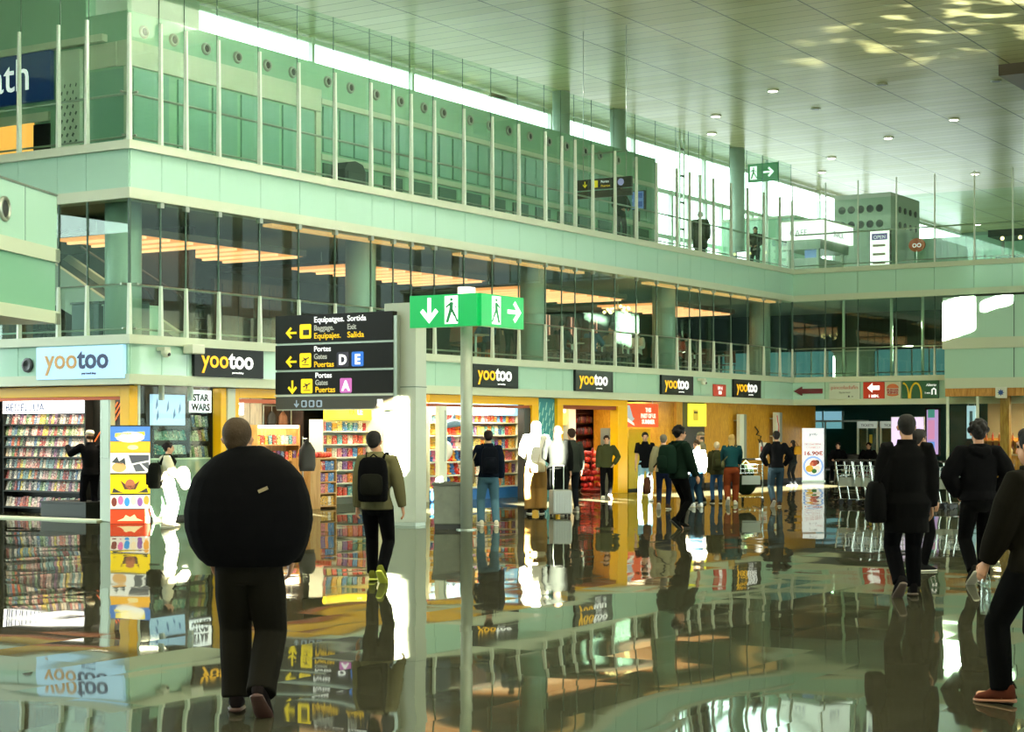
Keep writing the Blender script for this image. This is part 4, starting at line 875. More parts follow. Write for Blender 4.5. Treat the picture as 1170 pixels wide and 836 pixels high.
# ================================================================== IN THE HALL: pylon, direction sign, exit sign, bin
PYL = mat('pylon_paint', '#b4bba8', .3)
py = thing('information_pylon', 'tall pale slab pylon that carries the direction sign', 'pylon', (2.12, -4.64, 0), -PI/2)
MB().box(-.36, .34, 0, .34, .06, 4.03).build('shaft', PYL, py, bevel=.01)
MB().box(-.35, .33, .01, .33, 0, .06).build('base', STEEL, py)
MB().box(-.365, .345, -.004, .345, 2.5, 2.515).build('joint', mat('joint_seal', '#3f5a4c'), py)
ds = thing('direction_sign', 'big dark hanging direction sign with yellow and white words', 'sign', (2.02, -3.21, 0), -PI/2)
SGN = mat('sign_dark', '#15110c', .3, spec=.2); PICY = mat('pictogram_yellow', '#f2d400', .5, emit=.45); PICD = mat('pictogram_dark', '#1a1810', .5)
zb = [(3.36, 3.88), (2.86, 3.32), (2.40, 2.82)]
for i, (a, b) in enumerate(zb):
    MB().box(-1.37, 1.37, -.05, .09, a, b).build('panel', SGN, ds, bevel=.006)
MB().box(-1.37, 1.37, -.04, .08, 2.12, 2.35).build('lower_panel', mat('sign_brown', '#3d372a', .3), ds, bevel=.006)
MB().box(-1.36, 1.36, -.02, .06, 2.1, 3.86).build('frame', STEEL, ds)
MB().box(-1.375, 1.375, -.06, .07, 2.36, 2.385).build('light_strip', mat('strip_pale', '#d8dcc8', .4), ds)
def arrow(p, cx, cz, s, deg, m, y=-.056):
    """chevron arrow pointing deg (0 = right)"""
    c, sn = math.cos(math.radians(deg)), math.sin(math.radians(deg)); b = MB()
    def T(q): return [(cx+s*(x*c-z*sn), cz+s*(x*sn+z*c)) for x, z in q]
    b.prism(T([(-1, -.16), (.75, -.16), (.75, .16), (-1, .16)]), y-.006, y)
    b.prism(T([(1, 0), (.1, .85), (-.15, .6), (.5, 0)]), y-.007, y); b.prism(T([(1, 0), (.5, 0), (-.15, -.6), (.1, -.85)]), y-.007, y)
    return b.build('arrow', m, p)
def tile(p, cx, cz, s, m, nm='pictogram'): return MB().prism([(cx-s, cz-s+.02), (cx-s+.02, cz-s), (cx+s-.02, cz-s), (cx+s, cz-s+.02), (cx+s, cz+s-.02), (cx+s-.02, cz+s), (cx-s+.02, cz+s), (cx-s, cz+s-.02)], -.058, -.05).build(nm, m, p)
def plane_pic(p, cx, cz, s):
    b = MB()
    b.prism([(cx+s*a, cz+s*c) for a, c in ((-.75, -.1), (-.6, -.2), (.75, .35), (.7, .5))], -.064, -.057)
    b.prism([(cx+s*a, cz+s*c) for a, c in ((-.5, .42), (-.3, .42), (.2, .2), (.0, .05))], -.064, -.057); b.prism([(cx+s*a, cz+s*c) for a, c in ((-.15, -.5), (.05, -.45), (.25, .2), (.1, .15))], -.064, -.057)
    b.prism([(cx+s*a, cz+s*c) for a, c in ((-.6, -.72), (.7, -.72), (.7, -.62), (-.6, -.62))], -.064, -.057)
    return b.build('plane_pictogram', PICD, p)
arrow(ds, -.98, 3.55, .13, 180, PICY); tile(ds, -.64, 3.57, .135, PICY); MB().prism([(-.69, 3.5), (-.55, 3.5), (-.55, 3.6), (-.69, 3.6)], -.064, -.057).build('case_pictogram', PICD, ds)
arrow(ds, -.98, 3.01, .13, 180, PICY); tile(ds, -.64, 3.03, .135, PICY); plane_pic(ds, -.64, 3.03, .12)
arrow(ds, -.95, 2.53, .13, -90, PICY); tile(ds, -.61, 2.55, .135, PICY); plane_pic(ds, -.61, 2.55, .12)
def sline(s, x, z, sz, m, b=.0015, fw=None): text('lettering', s, sz, ds, m, x, -.054, z, 'LEFT', b, fitw=fw)
GREYT = mat('grey_lettering', '#bcbcb4', .5, emit=.2)
sline('Equipatges.', -.44, 3.73, .15, TXTW, fw=.70); sline('Baggage.', -.44, 3.58, .14, GREYT, fw=.46); sline('Equipajes.', -.44, 3.43, .15, TXTY, fw=.62)
sline('Sortida', .34, 3.73, .15, TXTW, fw=.43); sline('Exit', .34, 3.58, .14, GREYT, fw=.2); sline('Salida', .34, 3.43, .15, TXTY, fw=.38)
sline('Portes', -.44, 3.19, .14, TXTW, fw=.39); sline('Gates', -.44, 3.05, .14, GREYT, fw=.3); sline('Puertas', -.44, 2.90, .15, TXTY, fw=.46)
sline('Portes', -.41, 2.70, .14, TXTW, fw=.38); sline('Gates', -.41, 2.565, .14, GREYT, fw=.29); sline('Puertas', -.41, 2.43, .15, TXTY, fw=.46)
tile(ds, .24, 3.03, .135, mat('gate_d', '#2c2238', .4), 'gate_tile'); tile(ds, .58, 3.03, .135, mat('gate_e', '#1f6ad0', .4, emit=.3), 'gate_tile'); tile(ds, .31, 2.55, .135, mat('gate_a', '#c864b8', .4, emit=.3), 'gate_tile')
for s, x, z in (('D', .24, 2.94), ('E', .58, 2.94), ('A', .31, 2.46)): text('lettering', s, .25, ds, TXTW, x, -.06, z, bold=.01)
BL = mat('small_pictogram', '#9aaabc', .4, emit=.15)
arrow(ds, -.86, 2.22, .07, -90, BL, -.045)
for k in range(3): tile(ds, -.68+.18*k, 2.22, .065, BL).location.y = .01; MB().prism([(-.71+.18*k, 2.18), (-.65+.18*k, 2.18), (-.65+.18*k, 2.26), (-.71+.18*k, 2.26)], -.056, -.046).build('figure_mark', PICD, ds)
MB().prism([(1.02, 2.17), (1.14, 2.17), (1.14, 2.29), (1.02, 2.29)], -.048, -.04).build('white_tile', TXTW, ds)
MB().box(1.37, 1.45, -.03, .07, 2.3, 3.8).build('bracket', STEEL, ds)
# exit sign on a pole
GRN = mat('exit_green', '#05a552', .3, emit=.35); EXW = mat('exit_white', '#f4fff6', .4, emit=.9)
xp = thing('exit_sign', 'tall steel pole with an angled green emergency exit sign', 'sign', (1.62, -6.42, 0))
MB().cyl((0, 0, 0), (0, 0, 4.1), .105, 20).build('pole', mat('pole_grey', '#a3aa98', .35, .1), xp, smooth=True)
MB().cyl((0, 0, 0), (0, 0, .02), .18, 20).build('base_plate', STEEL, xp)
MB().box(-.13, .13, -.1, .1, 4.05, 4.2).build('cap_lamp', mat('cap_lamp', '#fff0e0', .4, emit=1.2), xp, bevel=.01)
ex0, ey0 = -.32, -.46
pa = MB().box(-.70, .70, -.06, .06, 3.5, 4.06).build('left_panel', GRN, xp, bevel=.01); pa.location = (ex0, ey0+.70, 0); pa.rotation_euler.z = -PI/2
pb = MB().box(-.68, .68, -.06, .06, 3.5, 4.06).build('right_panel', GRN, xp, bevel=.01); pb.location = (ex0+.68, ey0, 0)
def running(p, cx, cz, s, flip):
    f = -1 if flip else 1; b = MB()
    def T(q): return [(cx+f*s*x, cz+s*z) for x, z in q]
    b.prism(T([(-.42, -.75), (.42, -.75), (.42, .75), (-.42, .75)]), -.066, -.059); o = b.build('exit_door', EXW, p)
    b = MB()
    b.prism([(cx+f*s*(.02+.09*math.cos(a*.5)), cz+s*(.55+.09*math.sin(a*.5))) for a in range(12)], -.072, -.065)
    for q in ([(-.05, .42), (.14, .40), (.10, -.05), (-.12, .0)], [(-.12, .0), (.06, -.05), (-.18, -.68), (-.34, -.66)], [(-.02, .0), (.12, .02), (.30, -.30), (.20, -.36)], [(.2, -.28), (.30, -.30), (.46, -.62), (.36, -.66)], [(.1, .38), (.16, .3), (.38, .12), (.32, .06)], [(-.05, .40), (-.02, .28), (-.32, .10), (-.36, .18)]): b.prism(T(q), -.072, -.065)
    b.build('running_figure', mat('exit_figure', '#0a8a46', .4), p); return o
running(pa, .18, 3.79, .32, False); arrow(pa, -.28, 3.79, .22, -90, EXW, -.062)
running(pb, -.22, 3.79, .32, True); arrow(pb, .36, 3.79, .22, 0, EXW, -.062)
# bin at the pole
bn = thing('litter_bin', 'square grey frosted litter bin behind the exit sign pole', 'bin', (1.75, -5.95, 0), math.atan2(FW.y, FW.x)-PI/2)
MB().loft([[(-s, -s, z), (s, -s, z), (s, s, z), (-s, s, z)] for s, z in ((.24, .09), (.26, .76))]).build('body', mat('bin_grey', '#6f7466', .35, var=.15), bn, bevel=.015)
MB().box(-.23, .23, -.23, .23, 0, .09).build('base', DARK, bn); MB().box(-.28, .28, -.28, .28, .76, .81).build('lid', mat('bin_dark', '#4a4e44', .4), bn, bevel=.012); MB().cyl((0, 0, .805), (0, 0, .82), .13, 20).build('opening', BLACK, bn)

# ================================================================== SIGNS ON THE GREEN BAND
def yoo(loc, yaw, w, h, lb, board, c1, c2, sub, emit=0, fr=True):
    t = thing('shop_sign', lb, 'sign', loc, yaw)
    MB().box(-w/2, w/2, 0, .07, -h/2, h/2).build('board', board, t, bevel=.008)
    fs = h*.86
    text('lettering', 'yoo', fs, t, c1, -.02*w, -.006, -h*.17, 'RIGHT', .006, fitw=None, sx=1.05)
    text('lettering', 'too', fs, t, c2, -.015*w, -.006, -h*.17, 'LEFT', .012, sx=1.05)
    text('small_lettering', 'your travel shop', h*.09, t, sub, w*.03, -.004, -h*.36, 'LEFT', .001)
    return t
SB = mat('sign_black', '#0a100e', .3, spec=.2)
YO = mat('sign_yellow', '#f5b81a', .4, emit=.5)
for i, x in enumerate((2.66, 12.36, 17.22, 22.11, 26.95)):
    yoo((x, -.10, 3.05), 0, 2.03, .56, 'black shop sign with yellow and white letters, %s from the left' % 'first second third fourth fifth'.split()[i], SB, YO, TXTW, TXTW)
yoo((-.10, 1.2, 3.0), -PI/2, 2.3, .62, 'pale blue lit shop sign with orange and navy letters at the left corner', mat('sign_paleblue', '#a9d4ee', .3, emit=.45), mat('sign_orange', '#d8a04a', .4), TXTB, TXTB)
t = thing('warning_plate', 'small red square plate beside the last black sign', 'sign', (25.0, -.07, 2.96)); MB().box(-.43, .43, 0, .04, -.18, .18).build('plate', mat('plate_red', '#c8402a', .4), t, bevel=.01)
text('lettering', '09 H', .16, t, TXTW, 0, -.005, .01); MB().prism([(-.1, -.12), (.1, -.12), (.1, -.02), (-.1, -.02)], -.006, 0).build('mark', TXTW, t)
# right front
XR = 30.6
t = thing('arrow_sign', 'dark red arrow on the green band pointing left', 'sign', (XR, -.6, 3.04), -PI/2)
MB().prism([(-.52, 0), (-.22, .15), (-.22, .08), (.5, .08), (.5, -.08), (-.22, -.08), (-.22, -.15)], -.01, .03).build('arrow', mat('arrow_red', '#5a1016', .4), t)
t = thing('bar_sign', 'pale sign with red bar name right of the dark arrow', 'sign', (XR, -1.87, 3.03), -PI/2); MB().box(-.53, .53, 0, .06, -.27, .27).build('board', mat('board_pale', '#c4d2c0', .4), t, bevel=.008)
text('lettering', 'pincoladafin', .17, t, mat('bar_red', '#b8604a', .5), 0, -.005, .06, fitw=.92); text('small_lettering', 'Sky bar food', .075, t, mat('bar_grey', '#7a8a7a', .5), 0, -.005, -.07); MB().prism(blob(.15, -.18, .03, .035, 8), -.005, 0).build('dot', TXTK, t); MB().prism([(.24, -.2), (.3, -.2), (.3, -.17), (.24, -.17)], -.005, 0).build('dash', mat('bar_grey', '#7a8a7a'), t)
t = thing('minute_sign', 'red sign with a white arrow and walking time', 'sign', (XR, -2.87, 3.04), -PI/2); MB().box(-.36, .36, 0, .06, -.27, .27).build('board', mat('board_red', '#c8361a', .4), t, bevel=.008)
MB().prism([(-.22, .08), (-.04, .24), (-.04, .15), (.2, .15), (.2, .01), (-.04, .01), (-.04, -.08)], -.008, 0).build('arrow', TXTW, t); text('lettering', '1 MIN.', .13, t, TXTW, 0, -.006, -.23, bold=.004)
t = thing('burger_sign', 'cream sign with a round red bun emblem', 'sign', (XR, -3.51, 3.04), -PI/2); MB().box(-.27, .27, 0, .06, -.27, .27).build('board', mat('board_cream', '#c8ceb4', .4), t, bevel=.008)
BUN = mat('bun_orange', '#c86a3a', .4)
MB().prism([(-.2, .06)]+[(.2*math.cos(PI*(1-k/10)), .07+.13*math.sin(PI*k/10)) for k in range(11)]+[(.2, .06)], -.008, 0).build('bun_top', BUN, t); MB().prism([(-.2, -.13), (.2, -.13)]+[(.2*math.cos(-PI*k/10), -.14-.06*math.sin(PI*k/10)) for k in range(11)], -.008, 0).build('bun_bottom', BUN, t)
text('lettering', 'BURGER', .1, t, mat('burger_red', '#a83a3a', .4), 0, -.008, -.03, bold=.004, fitw=.4); text('lettering', 'KING', .1, t, mat('burger_red', '#a83a3a'), 0, -.008, -.115, bold=.006, fitw=.36)
t = thing('arches_sign', 'dark green sign with a big yellow arched letter', 'sign', (XR, -4.42, 3.05), -PI/2); MB().box(-.6, .6, 0, .06, -.29, .29).build('board', mat('board_green', '#12502a', .4), t, bevel=.008)
AR = mat('arch_yellow', '#f0c41a', .4)
b = MB()
for c, a0 in ((-.56, PI/2), (-.14, PI)):
    q = [(c+.185*math.cos(a0-(a0)*k/12), -.005, -.29+.49*max(0, math.sin(a0-a0*k/12))**.8) for k in range(13)]
    b.tube(q, [(.022, .03) if 2 < k < 11 else (.03, .03) for k in range(13)], 8)
b.build('arches', AR, t)
text('lettering', 'Abierto', .12, t, TXTW, .36, -.005, .1, shear=.2, fitw=.34); text('small_lettering', '1 min', .08, t, TXTW, .24, -.005, -.14, fitw=.16)
MB().tube([(.39, -.005, -.17), (.39, -.005, -.02), (.45, -.005, .03), (.51, -.005, -.02), (.51, -.005, -.17)], .024, 8).build('turn_arrow', TXTW, t)
# security cameras and speakers on the band
def dome(loc, lb, yaw=0):
    t = thing('security_camera', lb, 'camera', loc, yaw); MB().box(-.08, .08, -.16, .05, .0, .07).build('bracket', WHITE, t); MB().lathe([(.0, -.13), (.05, -.12), (.09, -.06), (.09, 0), (0, .0)], (0, -.12, 0), 16).build('dome', mat('dome_white', '#d4dcc8', .3), t, smooth=True); MB().ell((0, -.2, -.07), (.035, .03, .035), 10, 7).build('lens', BLACK, t, smooth=True)
dome((.75, -.085, 3.22), 'white dome camera under the gallery edge at the left corner'); dome((23.6, -.085, 3.22), 'white dome camera above the red plate')
t = thing('round_speaker', 'round dark wall speaker left of the pale blue sign', 'speaker', (-.03, 2.66, 2.98), -PI/2); MB().loft([[(r*math.cos(2*PI*k/20), y, r*math.sin(2*PI*k/20)) for k in range(20)] for r, y in ((.14, .02), (.14, -.03), (.1, -.04), (.02, -.01))]).build('cone', BLACK, t)
t = thing('projector_box', 'small projector box at the left end of the first black sign', 'projector', (1.55, -.22, 3.28)); MB().box(-.2, .15, -.1, .15, -.09, .09).build('box', WHITE, t, bevel=.02); MB().box(-.02, .02, .12, .19, -.02, .05).build('bracket', STEEL, t)

# ================================================================== CLOSER BRIDGE ON THE LEFT
A = CAM + RT*(-7.28) + FW*28; Bp = CAM + RT*(-8.1) + FW*22.5
bd = (A-Bp); bd.z = 0; Lb = bd.length; yb = math.atan2(bd.y, bd.x)
br = thing('footbridge', 'green glass clad footbridge end jutting in on the left', 'bridge', (A.x, A.y, 0), yb)
def band(nm, z0, z1, m, pr=0, dz=0.):   # local x runs back along the bridge towards the camera
    return MB().loft([[(-Lb-3, 0-pr, z0+dz), (0+pr, 0-pr, z0), (0+pr, 0-pr, z1), (-Lb-3, 0-pr, z1+dz)], [(-Lb-3, 2.2, z0+dz), (0+pr, 2.2, z0), (0+pr, 2.2, z1), (-Lb-3, 2.2, z1+dz)]]).build(nm, m, br)
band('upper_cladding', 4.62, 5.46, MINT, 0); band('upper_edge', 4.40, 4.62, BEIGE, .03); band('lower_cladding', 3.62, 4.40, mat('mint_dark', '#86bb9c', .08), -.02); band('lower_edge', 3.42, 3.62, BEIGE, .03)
MB().box(-Lb-3, 0, -.02, .1, 5.46, 5.49).build('top_rail', STEEL, br)
for s in (1.2, 3.1): MB().box(-s-.006, -s+.006, -.004, .02, 4.62, 5.46).build('joint', mat('joint_seal', '#3f5a4c'), br)
pr = MB().loft([[(r*math.cos(2*PI*k/24)-1.95, y, 5.02+r*math.sin(2*PI*k/24)) for k in range(24)] for r, y in ((.19, 0), (.19, -.03), (.15, -.05), (.13, -.02), (.13, .01))], cap=False).build('porthole_ring', STEEL, br, smooth=True)
MB().loft([[(r*math.cos(2*PI*k/24)-1.95, y, 5.02+r*math.sin(2*PI*k/24)) for k in range(24)] for r, y in ((.135, -.015), (.135, 0))]).build('porthole', BLACK, br)
for z in (4.51, 3.5): MB().box(-.12, .035, -.045, 0, z-.09, z+.09).build('end_bracket', STEEL, br)
for s in (.4, 2.6): MB().cyl((-s, 1.1, 0), (-s, 1.1, 3.42), .12, 16).build('support', COLM, br)

# ================================================================== FIRST GALLERY, inside
WARM = mat('warm_cove', '#ee9a5a', .5, emit=.95)
WOODP = wood_mat('walnut_panel', '#3a2416', '#553620', (6, 6, 1))
for i in range(4):
    x0 = 7.5*i+1.9; x1 = x0+5.2
    t = thing('ceiling_raft', 'dropped ceiling raft with warm edges, %s from the corner' % 'first second third fourth'.split()[i], 'ceiling raft', ((x0+x1)/2, 3.6, 5.62))
    w = (x1-x0)/2
    MB().box(-w, w, -1.9, 2.6, .06, .14).build('panel', mat('raft_dark', '#4a3c2a', .5), t)
    MB().box(-w, w, -1.95, .3, .0, .06).build('glowing_underside', WARM, t)
    mb = MB()
    for k in range(8): mb.box(-w+.2+k*.68, -w+.30+k*.68, -1.9, .25, -.05, 0)
    mb.build('cross_ribs', mat('rib_glow', '#ffc890', .5, emit=.9), t); MB().box(-w-.04, w+.04, -2.0, -1.95, .0, .14).build('front_edge', mat('raft_dark', '#4a3c2a'), t)  # ribs are no lamps; their lit look is put in as emission
    for s in (-1, 1): MB().cyl((s*w*.7, 0, .14), (s*w*.7, 0, .48), .012, 6).build('hanger', STEEL, t)
    l = bpy.data.lights.new('gallery_lamp', 'AREA'); l.shape = 'RECTANGLE'; l.size = 4; l.size_y = 2; l.energy = 26; l.color = (1, .72, .45)
    o = bpy.data.objects.new('lamp', l); C.objects.link(o); o.parent = t; o.location = (0, .3, -.02)
t = thing('cove_strip', 'long warm light strip under the edge of the top gallery', 'lamp', (20, .5, 5.97))
for x0, x1 in ((-15.5, -10), (-8.5, -2.5), (1.2, 10.2)): MB().box(x0, x1, -.12, .12, 0, .06).build('strip', mat('warm_strip', '#d8a060', .5, emit=.8), t)
def wallpanels(x0, x1, y, m, lb, z1=5.9, nm='wall_panel'):
    t = thing(nm, lb, 'wall panel', ((x0+x1)/2, y, 3.45)); w = (x1-x0)/2
    MB().box(-w, w, 0, .12, 0, z1-3.45).build('board', m, t)
    for k in range(int(w*2/.6)): MB().box(-w+.3+k*.6-.01, -w+.3+k*.6+.01, -.01, 0, .1, z1-3.55).build('batten', DARK, t)
wallpanels(1.6, 3.6, 6.5, wood_mat('amber_back', '#6a4418', '#8a5c22'), 'amber wood panel at the left end of the first gallery')
t = thing('wine_wall', 'long dark bottle wall deep in the first gallery', 'shelf', (6.6, 6.8, 3.45)); MB().box(-2.9, 2.9, 0, .3, 0, 1.75).build('back', DARK, t)
for k in range(6): MB().box(-2.9, 2.9, -.12, 0, .25+k*.28, .27+k*.28).build('shelf_board', mat('shelf_black', '#1c1d18', .3), t)
mb = MB()
for k in range(6):
    for q in range(46): mb.cyl((-2.82+q*.125, -.06, .27+k*.28), (-2.82+q*.125, -.06, .46+k*.28), .03, 6)
tag(mb.build('bottles', mat('bottle_dark', '#2a3328', .15, var=.5, vscale=9), t), kind='stuff')
for x0, x1, lb in ((9.2, 12.0, 'first'), (20.8, 24.2, 'second'), (24.6, 28.9, 'third')): wallpanels(x0, x1, 6.2, WOODP, 'walnut wall panel with battens in the first gallery, %s from the left' % lb, 5.5)
t = thing('service_counter', 'dark bar counter in the first gallery behind the columns', 'counter', (13.2, 5.2, 3.45)); MB().box(-3, 3, 0, .7, 0, 1.05).build('body', WOODP, t); MB().box(-3.1, 3.1, -.1, .8, 1.05, 1.1).build('worktop', mat('counter_top', '#6a6a5a', .2), t)
for i, x in enumerate((18.3, 19.1)):
    t = thing('orange_curtain', 'ochre curtain hanging in the first gallery, %s of two' % ('left' if i == 0 else 'right'), 'curtain', (x, 4.6, 3.45)); MB().loft([[(-.38+.76*k/16, .05*math.sin(k*2.2)-.02, z) for k in range(17)]+[(.38-.76*k/16, .05*math.sin((16-k)*2.2)+.02, z) for k in range(17)] for z in (.02, 2.4)]).build('cloth', mat('ochre_cloth', '#8a5a1a', .8), t); MB().cyl((-.42, 0, 2.42), (.42, 0, 2.42), .02, 8).build('rod', STEEL, t)
t = thing('chandelier', 'branching chandelier of small round lamps in the first gallery', 'lamp', (22.3, 2.0, 5.3)); MB().cyl((0, 0, .05), (0, 0, .8), .015, 8).build('rod', STEEL, t)
random.seed(3)
for k in range(16):
    v = Vector((random.uniform(-1, 1), random.uniform(-1, 1), random.uniform(-.6, .6))).normalized()*random.uniform(.25, .42); v.z *= .6
    a = MB().tube([(0, 0, .05), tuple(v*.9)], .008, 5).build('arm', STEEL, t); MB().ell(tuple(v), (.05, .05, .05), 8, 6).build('globe', mat('globe_warm', '#ffdf98', .5, emit=4), t, smooth=True)
for i, x in enumerate((24.9, 26.5, 28.0)):
    t = thing('wall_lamp', 'tall pink lit wall lamp on the walnut panel, %s from the left' % 'first second third'.split()[i], 'lamp', (x, 6.05, 4.5)); MB().box(-.15, .15, 0, .1, 0, 1.0).build('plate', mat('lamp_copper', '#7a4030', .4), t)
    for s in (-.1, .1): MB().cyl((s, -.04, .02), (s, -.04, .98), .014, 8).build('tube', mat('pink_tube', '#e8a890', .5, emit=1.2), t)
struct('window_11', MB().box(29.2, 30.6, 6.1, 6.2, 3.45, 5.7), DARKG, 'dark glazing at the end of the first gallery', 'window')
t = thing('glass_case', 'pale lit glass case behind the rail at the left corner', 'display case', (2.0, 1.9, 3.45)); MB().box(-.5, .5, -.3, .3, 0, .75).build('body', mat('case_pale', '#cfe6d4', .2), t, bevel=.01); MB().box(-.52, .52, -.32, .32, .75, .78).build('top', FIN, t)
# left wing inside: escalator side
t = thing('escalator', 'pale sided escalator climbing behind the left wing glass', 'escalator', (2.6, 3.6, 3.45), -PI/2)
MB().loft([[(-2.6, y, 1.6), (-1.7, y, 2.1), (1.6, y, .3), (1.6, y, -.0), (.9, y, -.0)] for y in (0, .12)]).build('side_panel', mat('escalator_side', '#b8c4b0', .35), t); MB().loft([[(-2.6, y, 1.6), (-1.7, y, 2.1), (1.6, y, .3), (1.6, y, -.0), (.9, y, -.0)] for y in (.9, 1.0)]).build('side_panel', mat('escalator_side', '#b8c4b0'), t)
MB().tube([(-2.4, .06, 2.35), (-1.6, .06, 2.75), (1.5, .06, 1.1), (1.65, .06, .9)], .035, 8).build('handrail', BLACK, t); MB().tube([(-2.4, .95, 2.35), (-1.6, .95, 2.75), (1.5, .95, 1.1), (1.65, .95, .9)], .035, 8).build('handrail', BLACK, t)
MB().obox((-.2, .5, 1.05), (3.3, 0, -1.8), (0, 1, 0), (1.8, 0, 3.3), 1.9, .4, .05).build('steps', DARK, t)
for i, y in enumerate((1.7, 2.6)):
    t = thing('crate_counter', 'dark counter behind the left wing rail, %s from the corner' % ('first' if i == 0 else 'second'), 'counter', (1.4, y, 3.45), -PI/2); MB().box(-.38, .38, 0, .5, 0, .8).build('body', mat('counter_teal', '#1d3436', .3), t, bevel=.02); MB().box(-.4, .4, -.02, .52, .8, .84).build('top', DARK, t)
struct('wall_left_first', MB().box(4.4, 4.5, 2.5, 12, 3.45, 6.1), mat('brown_wall', '#2a1f16'), 'dark wall behind the escalator', 'wall')
# tables and chairs along the rail
def make_table(lb):
    t = thing('cafe_table', lb, 'table', (0, 0, 0), 0, 'cafe tables along the first gallery'); MB().cyl((0, 0, .72), (0, 0, .75), .36, 20).build('tabletop', mat('table_pale', '#a89a80', .3), t); MB().cyl((0, 0, .02), (0, 0, .72), .035, 10).build('pedestal', STEEL, t); MB().cyl((0, 0, 0), (0, 0, .02), .22, 18).build('base', STEEL, t); return t
def make_chair(lb):
    t = thing('cafe_chair', lb, 'chair', (0, 0, 0), 0, 'cafe chairs along the first gallery'); MB().box(-.21, .21, -.2, .22, .43, .47).build('seat', WOODP, t, bevel=.01); MB().obox((0, .23, .72), (1, 0, 0), (0, 1, .15), (0, -.15, 1), .2, .015, .2).build('backrest', WOODP, t)
    for x in (-.18, .18):
        for y in (-.17, .2): MB().cyl((x, y, 0), (x, y, .44), .014, 8).build('leg', BLACK, t)
    return t
TX = [14.0, 17.0, 18.9, 20.6, 22.2, 24.9, 26.6, 28.4]
T0 = C0 = None
for i, x in enumerate(TX):
    w = 'first second third fourth fifth sixth seventh eighth'.split()[i]
    lb = 'round cafe table behind the first gallery rail, %s from the left' % w
    if T0 is None: T0 = make_table(lb); T0.location = (x, 1.6, 3.45)
    else: dup(T0, (x, 1.6, 3.45), 0, lb)
    for s in (-1, 1):
        lb = 'dark cafe chair %s of the %s table on the first gallery' % ('left' if s < 0 else 'right', w)
        if C0 is None: C0 = make_chair(lb); C0.location = (x+s*.62, 1.6, 3.45); C0.rotation_euler.z = -s*PI/2
        else: dup(C0, (x+s*.62, 1.6, 3.45), -s*PI/2, lb)
# first gallery on the right: posts and a pale blind
for i, y in enumerate((-1.6, -3.25, -4.3)):
    t = thing('steel_post', 'thin steel post behind the right-hand first gallery glass, %s from the corner' % 'first second third'.split()[i], 'post', (31.2, y, 3.45)); MB().cyl((0, 0, 0), (0, 0, 2.6), .05, 10).build('shaft', FIN, t, smooth=True); MB().cyl((0, 0, 0), (0, 0, .03), .1, 12).build('foot', STEEL, t)
t = thing('glass_lift', 'grey glass lift car behind the right-hand rail', 'lift', (33.5, -1.2, 3.45), -PI/2); MB().box(-.9, .6, 0, .05, 0, 1.0).build('front', mat('lift_grey', '#7a8a80', .15), t); MB().box(-.95, .65, -.03, .08, 1.0, 1.06).build('rail', STEEL, t); MB().box(-.9, .6, .05, 1.0, 0, .1).build('floor_plate', DARK, t)
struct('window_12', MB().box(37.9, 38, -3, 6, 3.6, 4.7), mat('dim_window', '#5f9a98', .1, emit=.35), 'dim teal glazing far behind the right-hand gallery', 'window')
mb = MB()
for k in range(14): mb.box(37.86, 37.9, -2.9+k*.65, -2.85+k*.65, 3.6, 4.7)
struct('trim_15', mb, FIN, 'bars of the far teal glazing', 'trim')

# ================================================================== TOP GALLERY: furniture and signs
t = thing('hanging_direction_sign', 'dark hanging direction sign behind the fins of the top gallery', 'sign', (20, 1.16, 8.62), -PI/2)
MB().box(-.88, .88, -.04, .06, .0, .3).build('panel', SGN, t, bevel=.006); MB().box(-.88, .88, -.03, .05, -.24, -.04).build('lower_panel', mat('sign_brown', '#3d372a'), t)
arrow(t, -.62, .15, .09, -90, PICY, -.046); MB().prism([(-.4, .05), (-.2, .05), (-.2, .25), (-.4, .25)], -.05, -.04).build('pictogram', PICY, t); MB().prism(blob(.55, .15, .1, .1, 14), -.05, -.04).build('gate_disc', mat('gate_lilac', '#a8a0d8', .4, emit=.4), t)
text('lettering', 'Portes', .1, t, TXTW, -.1, -.044, .17, 'LEFT'); text('lettering', 'Puertas', .1, t, TXTY, -.1, -.044, .05, 'LEFT')
for s in (-.7, .7): MB().cyl((s, 0, .3), (s, 0, CEIL-8.62), .015, 8).build('hanger', STEEL, t)
MB().box(-.75, .75, -.02, .02, 1.0, 1.05).build('ceiling_bar', STEEL, t)
def lit_box(nm, lb, px0, px1, py0, py1, X, m, cat, parts=()):
    a = onX(px0, py0, X); b = onX(px1, py1, X); t = thing(nm, lb, cat, (X, (a.y+b.y)/2, 7.05), -PI/2); w = abs(a.y-b.y)/2; z0, z1 = max(.05, b.z-7.05), a.z-7.05
    MB().box(-w, w, 0, .1, z0, z1).build('panel', m, t, bevel=.01); MB().box(-w-.03, w+.03, .02, .14, z0-.03, z1+.03).build('frame', DARK, t); MB().box(-.05, .05, .03, .1, 0, z0).build('stand', STEEL, t)
    return t, w, z0, z1
t, w, z0, z1 = lit_box('flight_board', 'blue flight information board at the end of the office wall', 714, 735, 220, 238, 25, mat('board_blue', '#6a86b8', .3, emit=.5), 'screen')
for k in range(2):
    for q in range(2): MB().box(-w+.08+k*w, -w+w*.9+k*w, -.006, 0, z0+.06+q*(z1-z0)/2, z0+(z1-z0)*.42+q*(z1-z0)/2).build('screen', mat('board_deep', '#3a5a9a', .3, emit=.4), t)
lit_box('advert_case', 'small white lit advert case under the flight board', 716, 728, 243, 257, 25.4, mat('lit_header', '#f2f4fa'), 'advert')
lit_box('advert_case', 'white lit advert case behind the rail near the tall windows', 842, 853, 288, 301, 31.5, mat('lit_header', '#f2f4fa'), 'advert')
